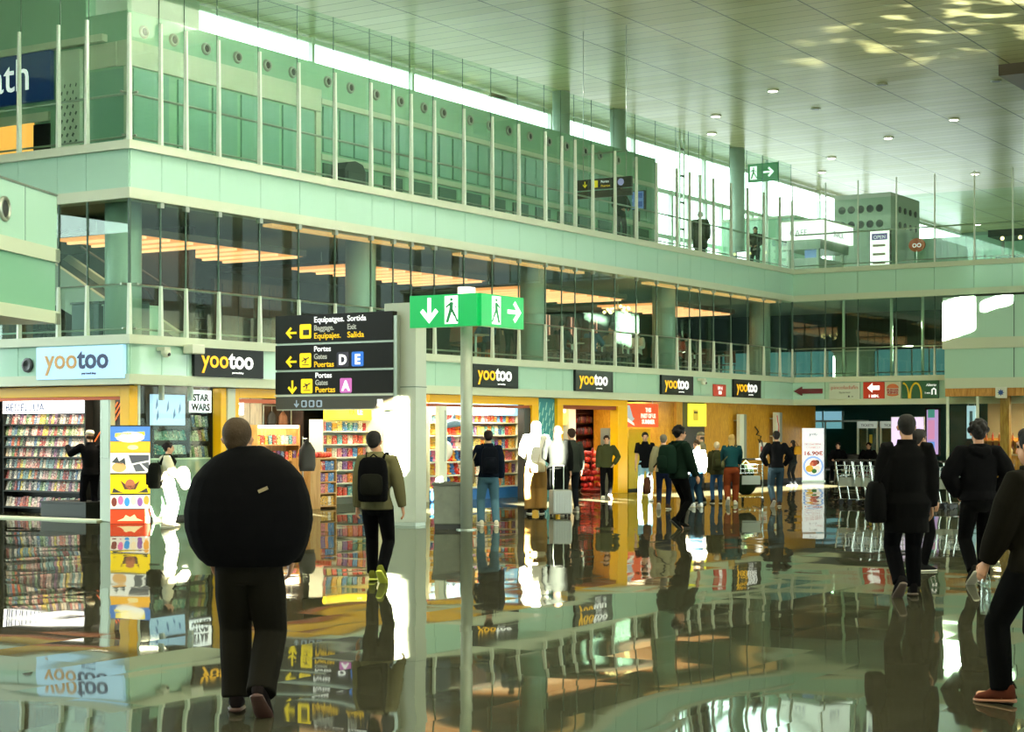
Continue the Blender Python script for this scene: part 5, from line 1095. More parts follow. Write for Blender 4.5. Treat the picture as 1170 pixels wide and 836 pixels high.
# kiosk
K = 36
a = onX(890, 258, K); b = onX(940, 251, K)
t = thing('white_kiosk', 'white kiosk with a lit header band on the top gallery', 'kiosk', (K, b.y, 7.05)); Lk = a.y-b.y; zt = b.z-7.05; zl = onX(940, 272, K).z-7.05
HD = mat('header_lit', '#f6f6ee', .4, emit=1.0)
MB().box(0, 3.0, -.0, Lk, zl, zt).build('header_band', HD, t, bevel=.01); MB().box(.15, 2.9, .15, Lk-.1, zl-.35, zl).build('soffit', STEEL, t); MB().box(-.05, 3.05, -.05, Lk+.05, zt, zt+.06).build('roof', WHITE, t)
MB().box(.3, 2.7, .3, Lk-.2, 0, 1.0).build('counter', mat('kiosk_white', '#ccd8cc', .3), t); MB().box(.25, .35, .25, .35, 0, zl).build('post', FIN, t); MB().box(.25, .35, Lk-.3, Lk-.2, 0, zl).build('post', FIN, t); MB().box(2.6, 2.7, .25, .35, 0, zl).build('post', FIN, t)
MB().box(.5, .55, .4, Lk-.9, .75, 1.6).build('poster', mat('kiosk_poster', '#c8a86a', .4, emit=.3), t); MB().box(.48, .5, .4, .9, .75, 1.35).build('poster', mat('kiosk_blue', '#8aa8d8', .4, emit=.3), t)
text('lettering', 'CAFE', .3, t, mat('pale_letter', '#b8b0c8', .5), -.005, Lk*.55, zl+.15, yaw=-PI/2); text('lettering', 'SNACK', .3, t, mat('pale_letter', '#b8b0c8'), 1.5, -.006, zl+.15)
t, w, z0, z1 = lit_box('lit_totem', 'bright white lit totem right of the kiosk', 994, 1016, 264, 304, 34, mat('header_lit', '#f6f6ee'), 'advert')
MB().prism([(-w*.8, z1-.32), (w*.8, z1-.32), (w*.8, z1-.1), (-w*.8, z1-.1)], -.008, 0).build('label_band', mat('totem_violet', '#6a5a9a', .4, emit=.3), t); text('lettering', 'OPEN', .17, t, TXTW, 0, -.01, z1-.28)
for k in range(3): MB().prism([(-w*.7, z1-.55-.3*k), (w*.6, z1-.55-.3*k), (w*.6, z1-.47-.3*k), (-w*.7, z1-.47-.3*k)], -.008, 0).build('print_line', mat('print_line', '#c8b0a0', .5), t)
# perforated box
HX = 44
a = onX(953, 223, HX); b = onX(1018, 219, HX); zt = b.z
t = thing('air_plant_box', 'big grey green box with round black outlets on the top gallery', 'ventilation box', (HX, b.y, 7.05)); Lh = a.y-b.y; wd = 2.6
HB = mat('plant_grey', '#a9bba4', .4)
MB().box(0, 3.4, 0, Lh, 0, zt-7.05).build('housing', HB, t, bevel=.015)
for k in range(5):
    for q in range(2):
        y = Lh*(.86-.165*k); z = zt-7.05-.62-.62*q
        MB().loft([[(x, y+r*math.cos(2*PI*n/16), z+r*math.sin(2*PI*n/16)) for n in range(16)] for r, x in ((.16, 0), (.15, -.014), (.125, -.012))], cap=False).build('outlet_rim', mat('rim_dark', '#4a5248', .4), t); MB().loft([[(x, y+.125*math.cos(2*PI*n/16), z+.125*math.sin(2*PI*n/16)) for n in range(16)] for x in (-.018, .005)]).build('outlet', BLACK, t)
for k in range(4):
    for q in range(2):
        x = 1.0+.62*k; z = zt-7.05-.62-.62*q; MB().loft([[(x+.13*math.cos(2*PI*n/16), y, z+.13*math.sin(2*PI*n/16)) for n in range(16)] for y in (-.03, .005)]).build('outlet', BLACK, t)
t = thing('plant_room', 'plain green room block behind the kiosk', 'block', (43, 5.2, 7.05)); MB().box(0, 2, 0, 3.2, 0, 3.4).build('block', GREENW, t, bevel=.01); MB().box(-.05, 2.05, -.05, 3.25, 3.4, 3.5).build('roof_edge', BEIGE, t)
struct('wall_topgallery_right', MB().box(46, 46.2, -6.5, 1.2, 7.05, 9.6), GREENW, 'low green wall behind the right top gallery', 'wall')
t = thing('cafe_bar', 'long dark cafe bar with small warm lights at the far right of the top gallery', 'bar', (40, -5.2, 7.05), -PI/2); MB().box(-1.2, 5, 0, 1.2, 0, 1.1).build('counter', mat('bar_dark', '#1c201a', .3), t); MB().box(-1.4, 5.2, -.3, 1.5, 1.75, 2.0).build('canopy', mat('bar_dark', '#1c201a'), t)
for x in (-1.1, 4.9): MB().box(x-.05, x+.05, .5, .6, 1.1, 1.75).build('post', STEEL, t)
for k in range(9): MB().ell((-.9+.65*k, -.2, 1.68), (.07, .07, .07), 8, 6).build('globe', mat('globe_warm', '#ffdf98'), t)
t = thing('red_figure_sign', 'orange red round sign on a stand right of the white totem', 'sign', (35.5, -2.6, 7.05), -PI/2); MB().prism(blob(0, 1.15, .3, .24, 18), -.02, .02).build('disc', mat('disc_red', '#d8562a', .4), t); MB().cyl((0, 0, 0), (0, 0, .95), .025, 8).build('stand', STEEL, t); MB().cyl((0, 0, 0), (0, 0, .03), .18, 14).build('foot', STEEL, t); text('lettering', 'OO', .2, t, TXTW, 0, -.026, 1.07)
# upper exit sign
EX = 37
a = onX(855, 188, EX); b = onX(889, 206, EX)
t = thing('exit_sign', 'dark green emergency exit sign on a pole up by the tall windows', 'sign', (EX, (a.y+b.y)/2, 7.05), -PI/2); w = (a.y-b.y)/2; z0, z1 = b.z-7.05, a.z-7.05
MB().cyl((.1, .1, 0), (.1, .1, z1+.1), .06, 12).build('pole', FIN, t); MB().box(-w, w, -.05, .05, z0, z1).build('panel', mat('exit_dark', '#04702f', .3, emit=.3), t, bevel=.01)
running(t, -w+.24, (z0+z1)/2, .33, False); arrow(t, .25, (z0+z1)/2, .22, 0, EXW, -.056)
c = onY(410, 208, 2.4)
t = thing('service_cabinet', 'dark round topped cabinet standing behind the fins of the top gallery', 'cabinet', (c.x, 2.5, 7.05)); MB().loft([[(-.42, y, 0), (.42, y, 0), (.42, y, .95), (.3, y, 1.12), (0, y, 1.18), (-.3, y, 1.12), (-.42, y, .95)] for y in (0, .4)]).build('body', mat('cabinet_grey', '#2c3630', .4), t, bevel=.01); MB().box(-.3, .3, -.012, 0, .15, .9).build('door', mat('cabinet_door', '#39443c', .4), t); MB().box(.22, .25, -.035, -.012, .45, .62).build('handle', STEEL, t)
# ceiling downlights
D0 = None
k = 0
for px, py_ in ((883, 103), (818, 132), (813, 152), (950, 180), (1015, 157), (1090, 136), (1114, 198), (939, 196), (1117, 256), (932, 124), (1138, 92), (1008, 96)):
    p = onZ(px, py_, CEIL); k += 1; lb = 'small lit round downlight in the hall ceiling'
    if D0 is None:
        D0 = thing('ceiling_downlight', lb, 'light', p, 0, 'downlights in the hall ceiling'); MB().cyl((0, 0, -.04), (0, 0, .05), .2, 20).build('rim', WHITE, D0); MB().cyl((0, 0, -.05), (0, 0, -.03), .15, 20).build('lamp_face', mat('downlight', '#fff6e0', .5, emit=9), D0)
    elif k <= 9: dup(D0, p, 0, lb)
    else:
        t = thing('ceiling_downlight', 'unlit round downlight in the hall ceiling', 'light', p, 0, 'unlit downlights in the hall ceiling'); MB().cyl((0, 0, -.03), (0, 0, .05), .18, 20).build('rim', WHITE, t); MB().cyl((0, 0, -.04), (0, 0, -.03), .14, 20).build('lamp_face', mat('unlit_lamp', '#6a6f60', .4), t)
for i, x in enumerate((-12, -6, 0, 6, 12)):  # lamps added out of view to brighten the galleries
    t = thing('fill_floodlight', 'unseen fill floodlight added to light the galleries, %s from the left' % 'first second third fourth fifth'.split()[i], 'light', (x, -3.5, CEIL)); MB().cyl((0, 0, -.12), (0, 0, .05), .34, 20).build('rim', WHITE, t); MB().cyl((0, 0, -.13), (0, 0, -.11), .28, 20).build('lamp_face', mat('downlight', '#fff6e0'), t)
    l = bpy.data.lights.new('fill_flood', 'AREA'); l.shape = 'DISK'; l.size = .55; l.energy = 330; l.color = (1, .97, .88); o = bpy.data.objects.new('lamp', l); C.objects.link(o); o.parent = t; o.location = (0, 0, -.15); o.rotation_euler = (math.radians(38), 0, 0)
# ceiling trap at the right edge
a = onZ(1158, 84, CEIL); b = onZ(1170, 98, CEIL)
struct('trim_16', MB().box(a.x-1.6, a.x+6, a.y-6, a.y, CEIL-.35, CEIL), mat('dark_bulkhead', '#4a4232', .5), 'dark ceiling bulkhead at the right edge', 'trim')

# added unseen spot, standing in for floor-reflected sunlight on the ceiling
ul = thing('bounce_spot', 'unseen added lamp standing in for reflected sun on the ceiling', 'lamp', (14, -22, 0))
MB().lathe([(.22, 0), (.22, .08), (.18, .3), (.2, .42), (.17, .42), (.12, .3), (0, .3)], n=20).build('housing', STEEL, ul, smooth=False)
pl = bpy.data.lights.new('bounce_light', 'SPOT'); pl.energy = 60000; pl.spot_size = math.radians(17); pl.spot_blend = .6; pl.color = (1, .98, .7); pl.shadow_soft_size = .01
pl.use_nodes = True; nt = pl.node_tree; em = nt.nodes['Emission']; tcn = nt.nodes.new('ShaderNodeTexCoord'); mp = nt.nodes.new('ShaderNodeMapping'); mp.inputs['Scale'].default_value = (14, 40, 14); mp.inputs['Rotation'].default_value = (0, 0, .35)
nz = nt.nodes.new('ShaderNodeTexNoise'); nz.inputs['Scale'].default_value = 1.0; nz.inputs['Detail'].default_value = 2; rr = nt.nodes.new('ShaderNodeValToRGB'); rr.color_ramp.elements[0].position = .52; rr.color_ramp.elements[1].position = .68
nt.links.new(tcn.outputs['Normal'], mp.inputs[0]); nt.links.new(mp.outputs[0], nz.inputs['Vector']); nt.links.new(nz.outputs['Fac'], rr.inputs['Fac']); nt.links.new(rr.outputs['Color'], em.inputs['Strength'])
lo = bpy.data.objects.new('lamp', pl); C.objects.link(lo); lo.parent = ul; lo.location = (0, 0, .43)
d_ = (onZ(1075, 32, CEIL)-Vector((14, -22, .43))); lo.rotation_euler = d_.to_track_quat('-Z', 'Y').to_euler()
# ================================================================== PEOPLE
def fuse(mb, name, m, parent, vox, smooth=4):
    """grow one continuous surface out of overlapping limbs"""
    bmesh.ops.recalc_face_normals(mb.bm, faces=mb.bm.faces[:])
    me = bpy.data.meshes.new('rough'); mb.bm.to_mesh(me); mb.bm.free()
    o = bpy.data.objects.new('rough', me); C.objects.link(o)
    a = o.modifiers.new('r', 'REMESH'); a.mode = 'VOXEL'; a.voxel_size = vox
    if smooth: b = o.modifiers.new('s', 'SMOOTH'); b.factor = .5; b.iterations = smooth
    bpy.context.view_layer.update()
    ev = o.evaluated_get(bpy.context.evaluated_depsgraph_get()); me2 = bpy.data.meshes.new_from_object(ev)
    bpy.data.objects.remove(o); bpy.data.meshes.remove(me)
    me2.name = name; me2.materials.clear(); me2.materials.append(m); me2.shade_smooth()
    q = bpy.data.objects.new(name, me2); C.objects.link(q); q.parent = parent; return q
def ik(S, T, a, b, hint):
    S, T = Vector(S), Vector(T); d = T-S; L = min(d.length, (a+b)*.998); dr = d.normalized(); T = S+dr*L
    x = (a*a-b*b+L*L)/(2*L); h = math.sqrt(max(0, a*a-x*x)); p = Vector(hint); p = p-dr*p.dot(dr); p = p.normalized() if p.length > 1e-5 else Vector((0, 1, 0))
    return S+dr*x+p*h, T
def fabric(name, col): return mat('cloth_'+name+'_'+col.strip('#'), col, .9, spec=.05, bump=.15, bscale=60)
SKIN = {'l': '#c89a7c', 'm': '#a87858', 'd': '#6a4530'}
def limb(mb, pts, rads, k, n=12): mb.tube([Vector(p)*k for p in pts], [(r[0]*k, r[1]*k) if isinstance(r, tuple) else r*k for r in rads], n)
def person(label, px, fy, head=None, H=None, view=0, loc=None, pose='stand', lead=1, step=.26, arms=('down', 'down'), skin='l', top='#222', topn='jacket', puff=.02, hem=.86, sleeve=True,
           legs='#15161a', legw=.0, shoes='#1a1a1a', sole='#d8d4c4', hair='#1c1410', hairstyle='short', headx=0., turn=0., vox=.013, vs=None, lean=0., cat='person', nod=0., collar=True, collar_h=0., skirt=None, scarf=None, seat=.46, balloon=None, bulge=0., elbow=None):
    P = Vector(loc) if loc is not None else onZ(px, fy)
    dep = (P-CAM).dot(FW)
    if H is None: H = (fy-head)*dep/FPX
    k = H/1.75; yaw = math.atan2(FW.y, FW.x)-PI/2-math.radians(view)
    t = thing('person', label, cat, (P.x, P.y, P.z), yaw)
    # --- skeleton, in units of a 1.75 m body; x right, y ahead
    hipz = .92; feet = {}
    if pose == 'stand': feet = {-1: (-.11, .02, 0), 1: (.11, -.02, 0)}
    elif pose == 'walk': feet = {lead: (lead*.09, step*.9, 4), -lead: (-lead*.09, -step, 42)}; hipz = .905
    elif pose == 'ease': feet = {-1: (-.13, .05, 0), 1: (.14, -.05, 0)}
    elif pose == 'sit': feet = {-1: (-.12, .42, 0), 1: (.14, .38, 0)}; hipz = seat/k+.06
    ls = math.radians(lean); up = Vector((0, math.sin(ls), math.cos(ls)))
    pel = Vector((0, 0, hipz)); neck = pel + up*.56; 
    A = {}; K = {}; foot = {}
    for s in (-1, 1):
        x, y, pt = feet[s]; p = math.radians(pt); az = .08*math.cos(p)+.13*math.sin(p)
        hip = pel+Vector((s*.09, 0, -.02)); kn, an = ik(hip, (x, y, az), .43, .42, (s*.12, 1, 0)); K[s] = (hip, kn, an); foot[s] = p
        if pose == 'sit' or pt == 0: foot[s] = p
    for s, a in zip((-1, 1), arms):
        sh = neck+Vector((s*.185, -.005, -.055))
        spec = {'down': ((s*.255, .06, hipz-.10), (s*.25, -1, 0)), 'fwd': ((s*.22, .22, hipz-.05), (s*.3, -1, 0)), 'back': ((s*.25, -.16, hipz-.07), (s*.3, -1, 0)),
                'pocket': ((s*.20, .10, hipz+.05), (s*1.0, -.55, 0)), 'push': ((s*.2, .40, hipz+.10), (s*.5, -1, -.6)), 'phone': ((s*.10, .30, hipz+.26), (s*.7, -.4, -1)),
                'carry': ((s*.12, .28, hipz+.12), (s*.9, -.5, -.6)), 'reach': ((s*.34, .42, hipz+.52), (s*.4, -.2, -1)), 'out': ((s*.30, .02, hipz-.07), (s*.6, -1, 0)), 'table': ((s*.14, .36, hipz+.22), (s*.9, -.3, -.8)), 'strap': ((s*.12, .12, hipz+.36), (s*.7, -.2, -1)), 'wide': ((s*.24, .13, hipz+.0), (s*1.0, -.3, 0))}[a]
        el, wr = ik(sh, spec[0], .29, .26, spec[1]); A[s] = (sh, el, wr)
    hc = neck+up*.155+Vector((headx/k, .02, 0)); tr = math.radians(turn); ct, st_ = math.cos(tr), math.sin(tr)
    def hd(x, y, z): return hc+Vector((x*ct+y*st_, -x*st_+y*ct, z))
    # --- body: one skin surface with head, hands and all limbs
    b = MB()
    limb(b, [pel+up*-.1, pel, pel+up*.16, pel+up*.34, pel+up*.47, pel+up*.53], [(.08, .1), (.105, .14), (.09, .12), (.10, .145), (.085, .15), (.05, .08)], k, 16) if False else b.loft([[(pel+up*z+Vector((rx*math.cos(2*PI*i/16), ry*math.sin(2*PI*i/16), 0)))*k for i in range(16)] for z, rx, ry in ((-.12, .09, .08), (0, .145, .095), (.16, .12, .085), (.34, .145, .095), (.46, .15, .085), (.535, .07, .06))])
    for s in (-1, 1):
        h, kn, an = K[s]; limb(b, [h, h.lerp(kn, .5), kn, kn.lerp(an, .35), an], [.078, .068, .052, .05, .036], k)
        toe = an+Vector((s*.02, .17*math.cos(foot[s]), -.045-.17*math.sin(foot[s])*.85)); limb(b, [an+Vector((0, -.03, -.03)), toe], [.036, .03], k, 8)
        sh, el, wr = A[s]; limb(b, [sh, sh.lerp(el, .4), el, el.lerp(wr, .4), wr], [.052, .046, .038, .036, .026], k)
        # hand: palm, four fingers of unequal length, thumb
        f = (wr-el).normalized(); nrm = Vector((-s, 0, 0)); nrm = (nrm-f*nrm.dot(f)).normalized(); w = f.cross(nrm)*s; w = w if w.y > 0 or abs(w.y) < .2 else -w
        pc = wr+f*.05; limb(b, [wr, wr+f*.03, wr+f*.085], [(.022, .026), (.018, .038), (.015, .04)], k, 10) if False else b.loft([[(wr+f*d+w*(a_*math.cos(2*PI*i/10))+nrm*(c_*math.sin(2*PI*i/10)))*k for i in range(10)] for d, a_, c_ in ((0, .027, .022), (.04, .039, .017), (.088, .040, .014))])
        for q, (o_, ln) in enumerate(((.031, .070), (.011, .080), (-.010, .074), (-.030, .056))):
            r0 = wr+f*.08+w*o_; m1 = r0+f*(ln*.5)+nrm*(.012); m2 = m1+f*(ln*.38)+nrm*(.028); limb(b, [r0, m1, m2], [.0095, .009, .0075], k, 7)
        t0 = wr+f*.03+w*.032; limb(b, [t0, t0+f*.032+w*.022+nrm*.012, t0+f*.066+w*.024+nrm*.026], [.0115, .0105, .008], k, 7)
    limb(b, [neck+up*-.05, neck+up*.06, hd(0, -.005, -.03)], [.062, .056, .055], k)
    for c, r in (((0, -.012, .028), (.077, .094, .092)), ((0, .022, -.040), (.060, .070, .075)), ((0, .045, -.085), (.034, .035, .026)), ((0, .083, .028), (.05, .014, .012)), ((0, .085, -.058), (.024, .012, .010))):
        p = hd(*c)*k; e = MB(); e.ell((0, 0, 0), [q*k for q in r], 16, 11); e.bm.transform(Matrix.Translation(p) @ Matrix.Rotation(-tr, 4, 'Z')); me = bpy.data.meshes.new('e'); e.bm.to_mesh(me); e.bm.free(); b.bm.from_mesh(me); bpy.data.meshes.remove(me)
    limb(b, [hd(0, .085, .02), hd(0, .102, -.012), hd(0, .108, -.028), hd(0, .085, -.036)], [.008, .011, .014, .009], k, 8)
    for s in (-1, 1): limb(b, [hd(s*.074, .0, .022), hd(s*.085, -.012, .005), hd(s*.076, -.004, -.028)], [(.008, .016), (.008, .022), (.008, .012)], k, 8)
    fuse(b, 'body', mat('skin_'+skin, SKIN[skin], .55), t, vs or vox, 2)
    for s in (-1, 1): MB().ell(hd(s*.029, .0835, .006)*k, (.012*k, .008*k, .009*k), 8, 6).build('eye', mat('eye_dark', '#1c1410', .2), t, smooth=True)
    # --- trousers
    lm = fabric('trousers', legs); b = MB(); lw = legw
    b.loft([[(pel+up*z+Vector((rx*math.cos(2*PI*i/16), ry*math.sin(2*PI*i/16)-.01, 0)))*k for i in range(16)] for z, rx, ry in ((-.13, .10, .09), (-.06, .17, .12), (0.02, .172, .118), (.12, .15, .11))])
    for s in (-1, 1):
        h, kn, an = K[s]; dn = (an-kn).normalized()
        limb(b, [h, h.lerp(kn, .45), kn, kn.lerp(an, .4), kn.lerp(an, .8), an+dn*.0], [.098+lw*.4, .086+lw, .068+lw, .066+lw, .058+lw, .058+lw*1.1], k, 14)
    fuse(b, 'trousers', lm, t, vox)
    if skirt:
        MB().loft([[(pel+Vector(((rx)*math.cos(2*PI*i/24)*(1+.05*math.sin(i*2)), ry*math.sin(2*PI*i/24)*(1+.05*math.sin(i*2)), z)))*k for i in range(24)] for z, rx, ry in ((.1, .15, .11), (-.1, .19, .15), (-.45, .2, .2), (-.78, .22, .25))]).build('skirt', fabric('skirt', skirt), t, smooth=True)
    # --- shoes
    for s in (-1, 1):
        an = K[s][2]; p = foot[s]; R = Matrix.Rotation(-p, 3, 'X') @ Matrix.Rotation(-s*.12, 3, 'Z')
        def sh_(prof, nm, m, par):
            mb = MB(); mb.loft([[(an + R @ Vector((hw*math.cos(2*PI*i/12), y, max(z0, min(z1, (z0+z1)/2+(z1-z0)*.62*math.sin(2*PI*i/12))))))*k for i in range(12)] for y, hw, z0, z1 in prof]); return mb.build(nm, m, par, smooth=True)
        so_ = sh_(((-.085, .02, -.062, .0), (-.075, .036, -.064, .03), (-.03, .042, -.064, .05), (.03, .046, -.064, .03), (.09, .052, -.064, -.005), (.15, .048, -.064, -.022), (.185, .026, -.062, -.04)), 'shoe', fabric('shoe', shoes), t)
        sh_(((-.092, .022, -.08, -.058), (-.08, .04, -.08, -.056), (0, .046, -.08, -.058), (.09, .056, -.08, -.058), (.16, .052, -.08, -.056), (.195, .026, -.076, -.056)), 'sole', mat('sole_'+sole.strip('#'), sole, .6), so_)
    # --- top
    tm = fabric('top', top); b = MB(); g = puff; hz = hem-hipz
    prof = [(.10, .135, .1), (.22, .135+bulge*.5, .105+bulge*.4), (.34, .16, .115), (.44, .175, .108), (.505, .13, .085), (.545, .075, .07)]
    low = [(hz, .172+.02*max(0, -hz), .125+.04*max(0, -hz))] + ([(hz*.5, .172, .125)] if hz < -.15 else []) + ([(0.0, .168+bulge, .12+bulge*.7)] if hz < -.05 else [])
    b.loft([[(pel+(up*z if z > 0 else Vector((0, 0, z)))+Vector(((rx+g*1.0)*math.cos(2*PI*i/20), (ry+g)*math.sin(2*PI*i/20)-(.01 if z < .3 else 0), 0)))*k for i in range(20)] for z, rx, ry in low+prof])
    for s in (-1, 1):
        sh, el, wr = A[s]; end = wr if sleeve else sh.lerp(el, .72)
        if sleeve: limb(b, [sh+Vector((-s*.05, 0, -.0)), sh, sh.lerp(el, .5), el, el.lerp(wr, .5), wr], [.06+g*.6, .064+g*.75, .064+g*1.1, .055+g*1.1, .049+g, .041+g*.5], k, 14)
        else: limb(b, [sh+Vector((-s*.05, 0, 0)), sh, end], [.07+g, .07+g, .066+g], k, 14)
    if balloon: b.loft([[(Vector((rx*math.cos(2*PI*i/24), ry*math.sin(2*PI*i/24)-.01, z)))*k for i in range(24)] for z, rx, ry in balloon])
    if collar: limb(b, [neck+up*-.04, neck+up*(.045+collar_h)], [.085+g*.4, .078+g*.4], k, 16)
    if topn == 'hoodie' or topn == 'hooded_jacket': limb(b, [neck+Vector((-.10, -.03, -.0)), neck+Vector((-.06, -.10, -.035)), neck+Vector((0, -.125, -.06)), neck+Vector((.06, -.10, -.035)), neck+Vector((.10, -.03, 0))], [.045, .055, .062, .055, .045], k, 10)
    fuse(b, topn, tm, t, vox)
    if scarf: MB().tube([(neck+Vector((.085*math.cos(a), .08*math.sin(a), .03)))*k for a in [2*PI*i/12 for i in range(13)]], .04*k, 8).build('scarf', fabric('scarf', scarf), t, smooth=True)
    # --- hair or headwear
    hm = mat('hair_'+hair.strip('#'), hair, .7, spec=.15, bump=.4, bscale=90); b = MB()
    def hell(c, r): e = MB(); e.ell((0, 0, 0), [q*k for q in r], 16, 11); e.bm.transform(Matrix.Translation(hd(*c)*k) @ Matrix.Rotation(-tr, 4, 'Z')); me = bpy.data.meshes.new('e'); e.bm.to_mesh(me); e.bm.free(); b.bm.from_mesh(me); bpy.data.meshes.remove(me)
    if hairstyle in ('short', 'long', 'bun', 'curly', 'thin'):
        e = .006 if hairstyle == 'thin' else .012
        hell((0, -.022, .04), (.077+e, .09+e, .084+e)); hell((0, -.055, -.005), (.066+e*.5, .056, .07))
        if hairstyle == 'short': hell((0, .03, .085), (.065, .06, .045))
        if hairstyle == 'curly':
            rr = random.Random(5)
            for q in range(46):
                v = Vector((rr.gauss(0, 1), rr.gauss(0, 1), rr.gauss(.3, .8))).normalized()
                if v.z > -.5 and (v.y < .45 or v.z > .5): hell((v.x*.088, v.y*.098-.02, .045+v.z*.092), (.032, .032, .032))
        if hairstyle == 'long': hell((0, -.065, -.08), (.085, .05, .12)); hell((0, -.07, -.2), (.075, .04, .12))
        if hairstyle == 'bun': hell((0, -.105, .05), (.045, .045, .045))
        fuse(b, 'hair', hm, t, .009 if vox < .016 else .012, 2)
    elif hairstyle == 'cap':
        hell((0, -.02, -.01), (.08, .085, .06)); fuse(b, 'hair', hm, t, .012, 2)
        b = MB(); b.loft([[(hd(r*math.cos(2*PI*i/20), r*1.15*math.sin(2*PI*i/20)-.012, z))*k for i in range(20)] for r, z in ((.088, .04), (.09, .075), (.07, .115), (.03, .132))]); c = b.build('cap', fabric('cap', top if top != '#0c0c0e' else '#c8c0a8'), t, smooth=True)
        MB().loft([[(hd(w_*math.cos(a), .06+ .09*math.sin(a), z))*k for a in [PI*i/10 for i in range(11)]] for z, w_ in ((.042, .075), (.05, .075))]).build('cap_brim', c.data.materials[0], c)
    elif hairstyle == 'hood':
        hell((0, -.025, .025), (.10, .105, .115)); hell((0, -.05, -.08), (.10, .085, .09)); fuse(b, 'hood', tm, t, .012, 3)
    else:
        b.bm.free()
    return t, P, yaw, k, dict(neck=neck*k, pel=pel*k, A={s: [v*k for v in A[s]] for s in A}, K=K, hd=hd)
def worn(nm, label, cat, P, yaw): return thing(nm, label, cat, (P.x, P.y, P.z), yaw)
def backpack(label, ps, col, w=.30, h=.44, d=.17, z=None, trim=None, dx=0, gap=.135):
    t0, P, yaw, k, sk = ps; t = worn('backpack', label, 'backpack', P, yaw); m = fabric('pack', col); n = sk['neck']; zc = (z if z is not None else n.z-.27*k); y0 = n.y-gap*k-.0
    b = MB()
    def ring(zz, sw, sd): return [(dx+w/2*sw*math.copysign(abs(math.cos(a))**.5, math.cos(a)), y0-d/2+d/2*sd*math.copysign(abs(math.sin(a))**.5, math.sin(a)), zz) for a in [2*PI*i/20 for i in range(20)]]
    b.loft([ring(zc+h*q, sw, sd) for q, sw, sd in ((-.5, .8, .7), (-.46, .95, .92), (-.2, 1, 1), (.2, .97, .95), (.4, .86, .8), (.48, .65, .55), (.5, .4, .3))]).build('main_bag', m, t, smooth=True)
    b = MB(); b.loft([[(dx+w*.38*math.copysign(abs(math.cos(a))**.5, math.cos(a))*q, y0-d-.025*o, zc-h*.12+h*.25*math.copysign(abs(math.sin(a))**.5, math.sin(a))*q) for a in [2*PI*i/20 for i in range(20)]] for q, o in ((1.02, -2), (1, 0), (.9, 1))]).build('front_pocket', fabric('pocket', trim or col), t, smooth=True)
    for s in (-1, 1):
        MB().tube([(dx+s*.09, y0-.02, zc+h*.42), (s*.115*k, n.y-.06*k, n.z+.015*k), (s*.125*k, n.y+.06*k, n.z+.01*k), (s*.13*k, n.y+.14*k, n.z-.12*k), (s*.15*k, n.y+.06*k, n.z-.34*k), (dx+s*.12, y0-.02, zc-h*.36)], [(.03, .008)]*6, 8).build('strap', m, t, smooth=True)
    MB().tube([(dx-.05, y0-.05, zc+h*.48), (dx, y0-.06, zc+h*.56), (dx+.05, y0-.05, zc+h*.48)], .009, 8).build('handle', m, t)
    return t
def handbag(label, ps, col, c, w=.3, h=.26, d=.12, strap_to=None, nm='shoulder_bag', cat='bag', rnd=.6):
    """bag centred at c (person's own axes, metres) with a strap up to strap_to"""
    t0, P, yaw, k, sk = ps; t = worn(nm, label, cat, P, yaw); m = fabric('bag', col); c = Vector(c)
    MB().loft([[(c.x+d/2*sd*math.copysign(abs(math.cos(a))**rnd, math.cos(a)), c.y+w/2*sw*math.copysign(abs(math.sin(a))**rnd, math.sin(a)), c.z+h*q) for a in [2*PI*i/20 for i in range(20)]] for q, sw, sd in ((-.5, .75, .7), (-.44, .95, .95), (-.1, 1.0, 1), (.3, .94, .85), (.46, .85, .6), (.5, .7, .35))]).build('bag_body', m, t, smooth=True)
    if strap_to is not None:
        q = Vector(strap_to); MB().tube([c+Vector((0, -w*.4, h*.42)), c.lerp(q, .6)+Vector((0, -w*.25, h*.15)), q+Vector((0, -.05, .01)), q+Vector((0, .04, .01)), c.lerp(q, .6)+Vector((0, w*.25, h*.15)), c+Vector((0, w*.4, h*.42))], [(.012, .008)]*6, 8).build('strap', m, t, smooth=True)
    return t
BLK = '#030304'
# --- the five large figures close by
p = person('man in a wide black jacket walking away, nearest on the left', 284, 817, 477, step=.13, lead=-1, pose='walk', arms=('wide', 'wide'), skin='m', top='#020203', puff=.03, bulge=.04, collar_h=.055, balloon=((.88, .24, .17), (.93, .30, .20), (1.0, .345, .23), (1.1, .375, .245), (1.2, .38, .25), (1.3, .36, .24), (1.4, .325, .21), (1.47, .265, .18), (1.525, .20, .14), (1.555, .135, .11), (1.585, .085, .085)), hem=.88, legs='#16140f', legw=.03, shoes='#151010', sole='#3a1c14', hair='#35281a', hairstyle='short', headx=-.07, vox=.011, vs=.009)
q = MB().obox(Vector((.12, -.235, 1.36)), (1, 0, .45), (0, 1, 0), (-.45, 0, 1), .03, .006, .01).build('badge', mat('badge_grey', '#8a7a5a', .5), p[0])
p = person('man in a khaki hoodie with a black backpack walking away in yellow shoes', 431, 665, 492, step=.17, lead=-1, pose='walk', view=8, arms=('down', 'out'), skin='m', top='#5c573c', topn='hoodie', puff=.018, hem=.84, legs='#030304', legw=.008, shoes='#5a5c20', sole='#d8dc50', hair='#0c0a08', headx=-.04, vox=.012, vs=.009)
backpack('black backpack with grey lettering on the khaki hoodie', p, '#030304', .34, .5, .18, trim='#14140f')
b = bpy.data.objects['backpack.001'] if 'backpack.001' in bpy.data.objects else None
p1_ = p
p = person('man in a long black coat walking away with a bag at his left hip', 1036, 682, 473, step=.12, lead=1, pose='walk', arms=('down', 'down'), skin='m', top='#020202', topn='long_coat', puff=.035, hem=.62, bulge=.03, legs='#020203', legw=.012, shoes='#0c0a0a', sole='#5a4a40', hair='#0c0907', vox=.012, vs=.009, headx=0)
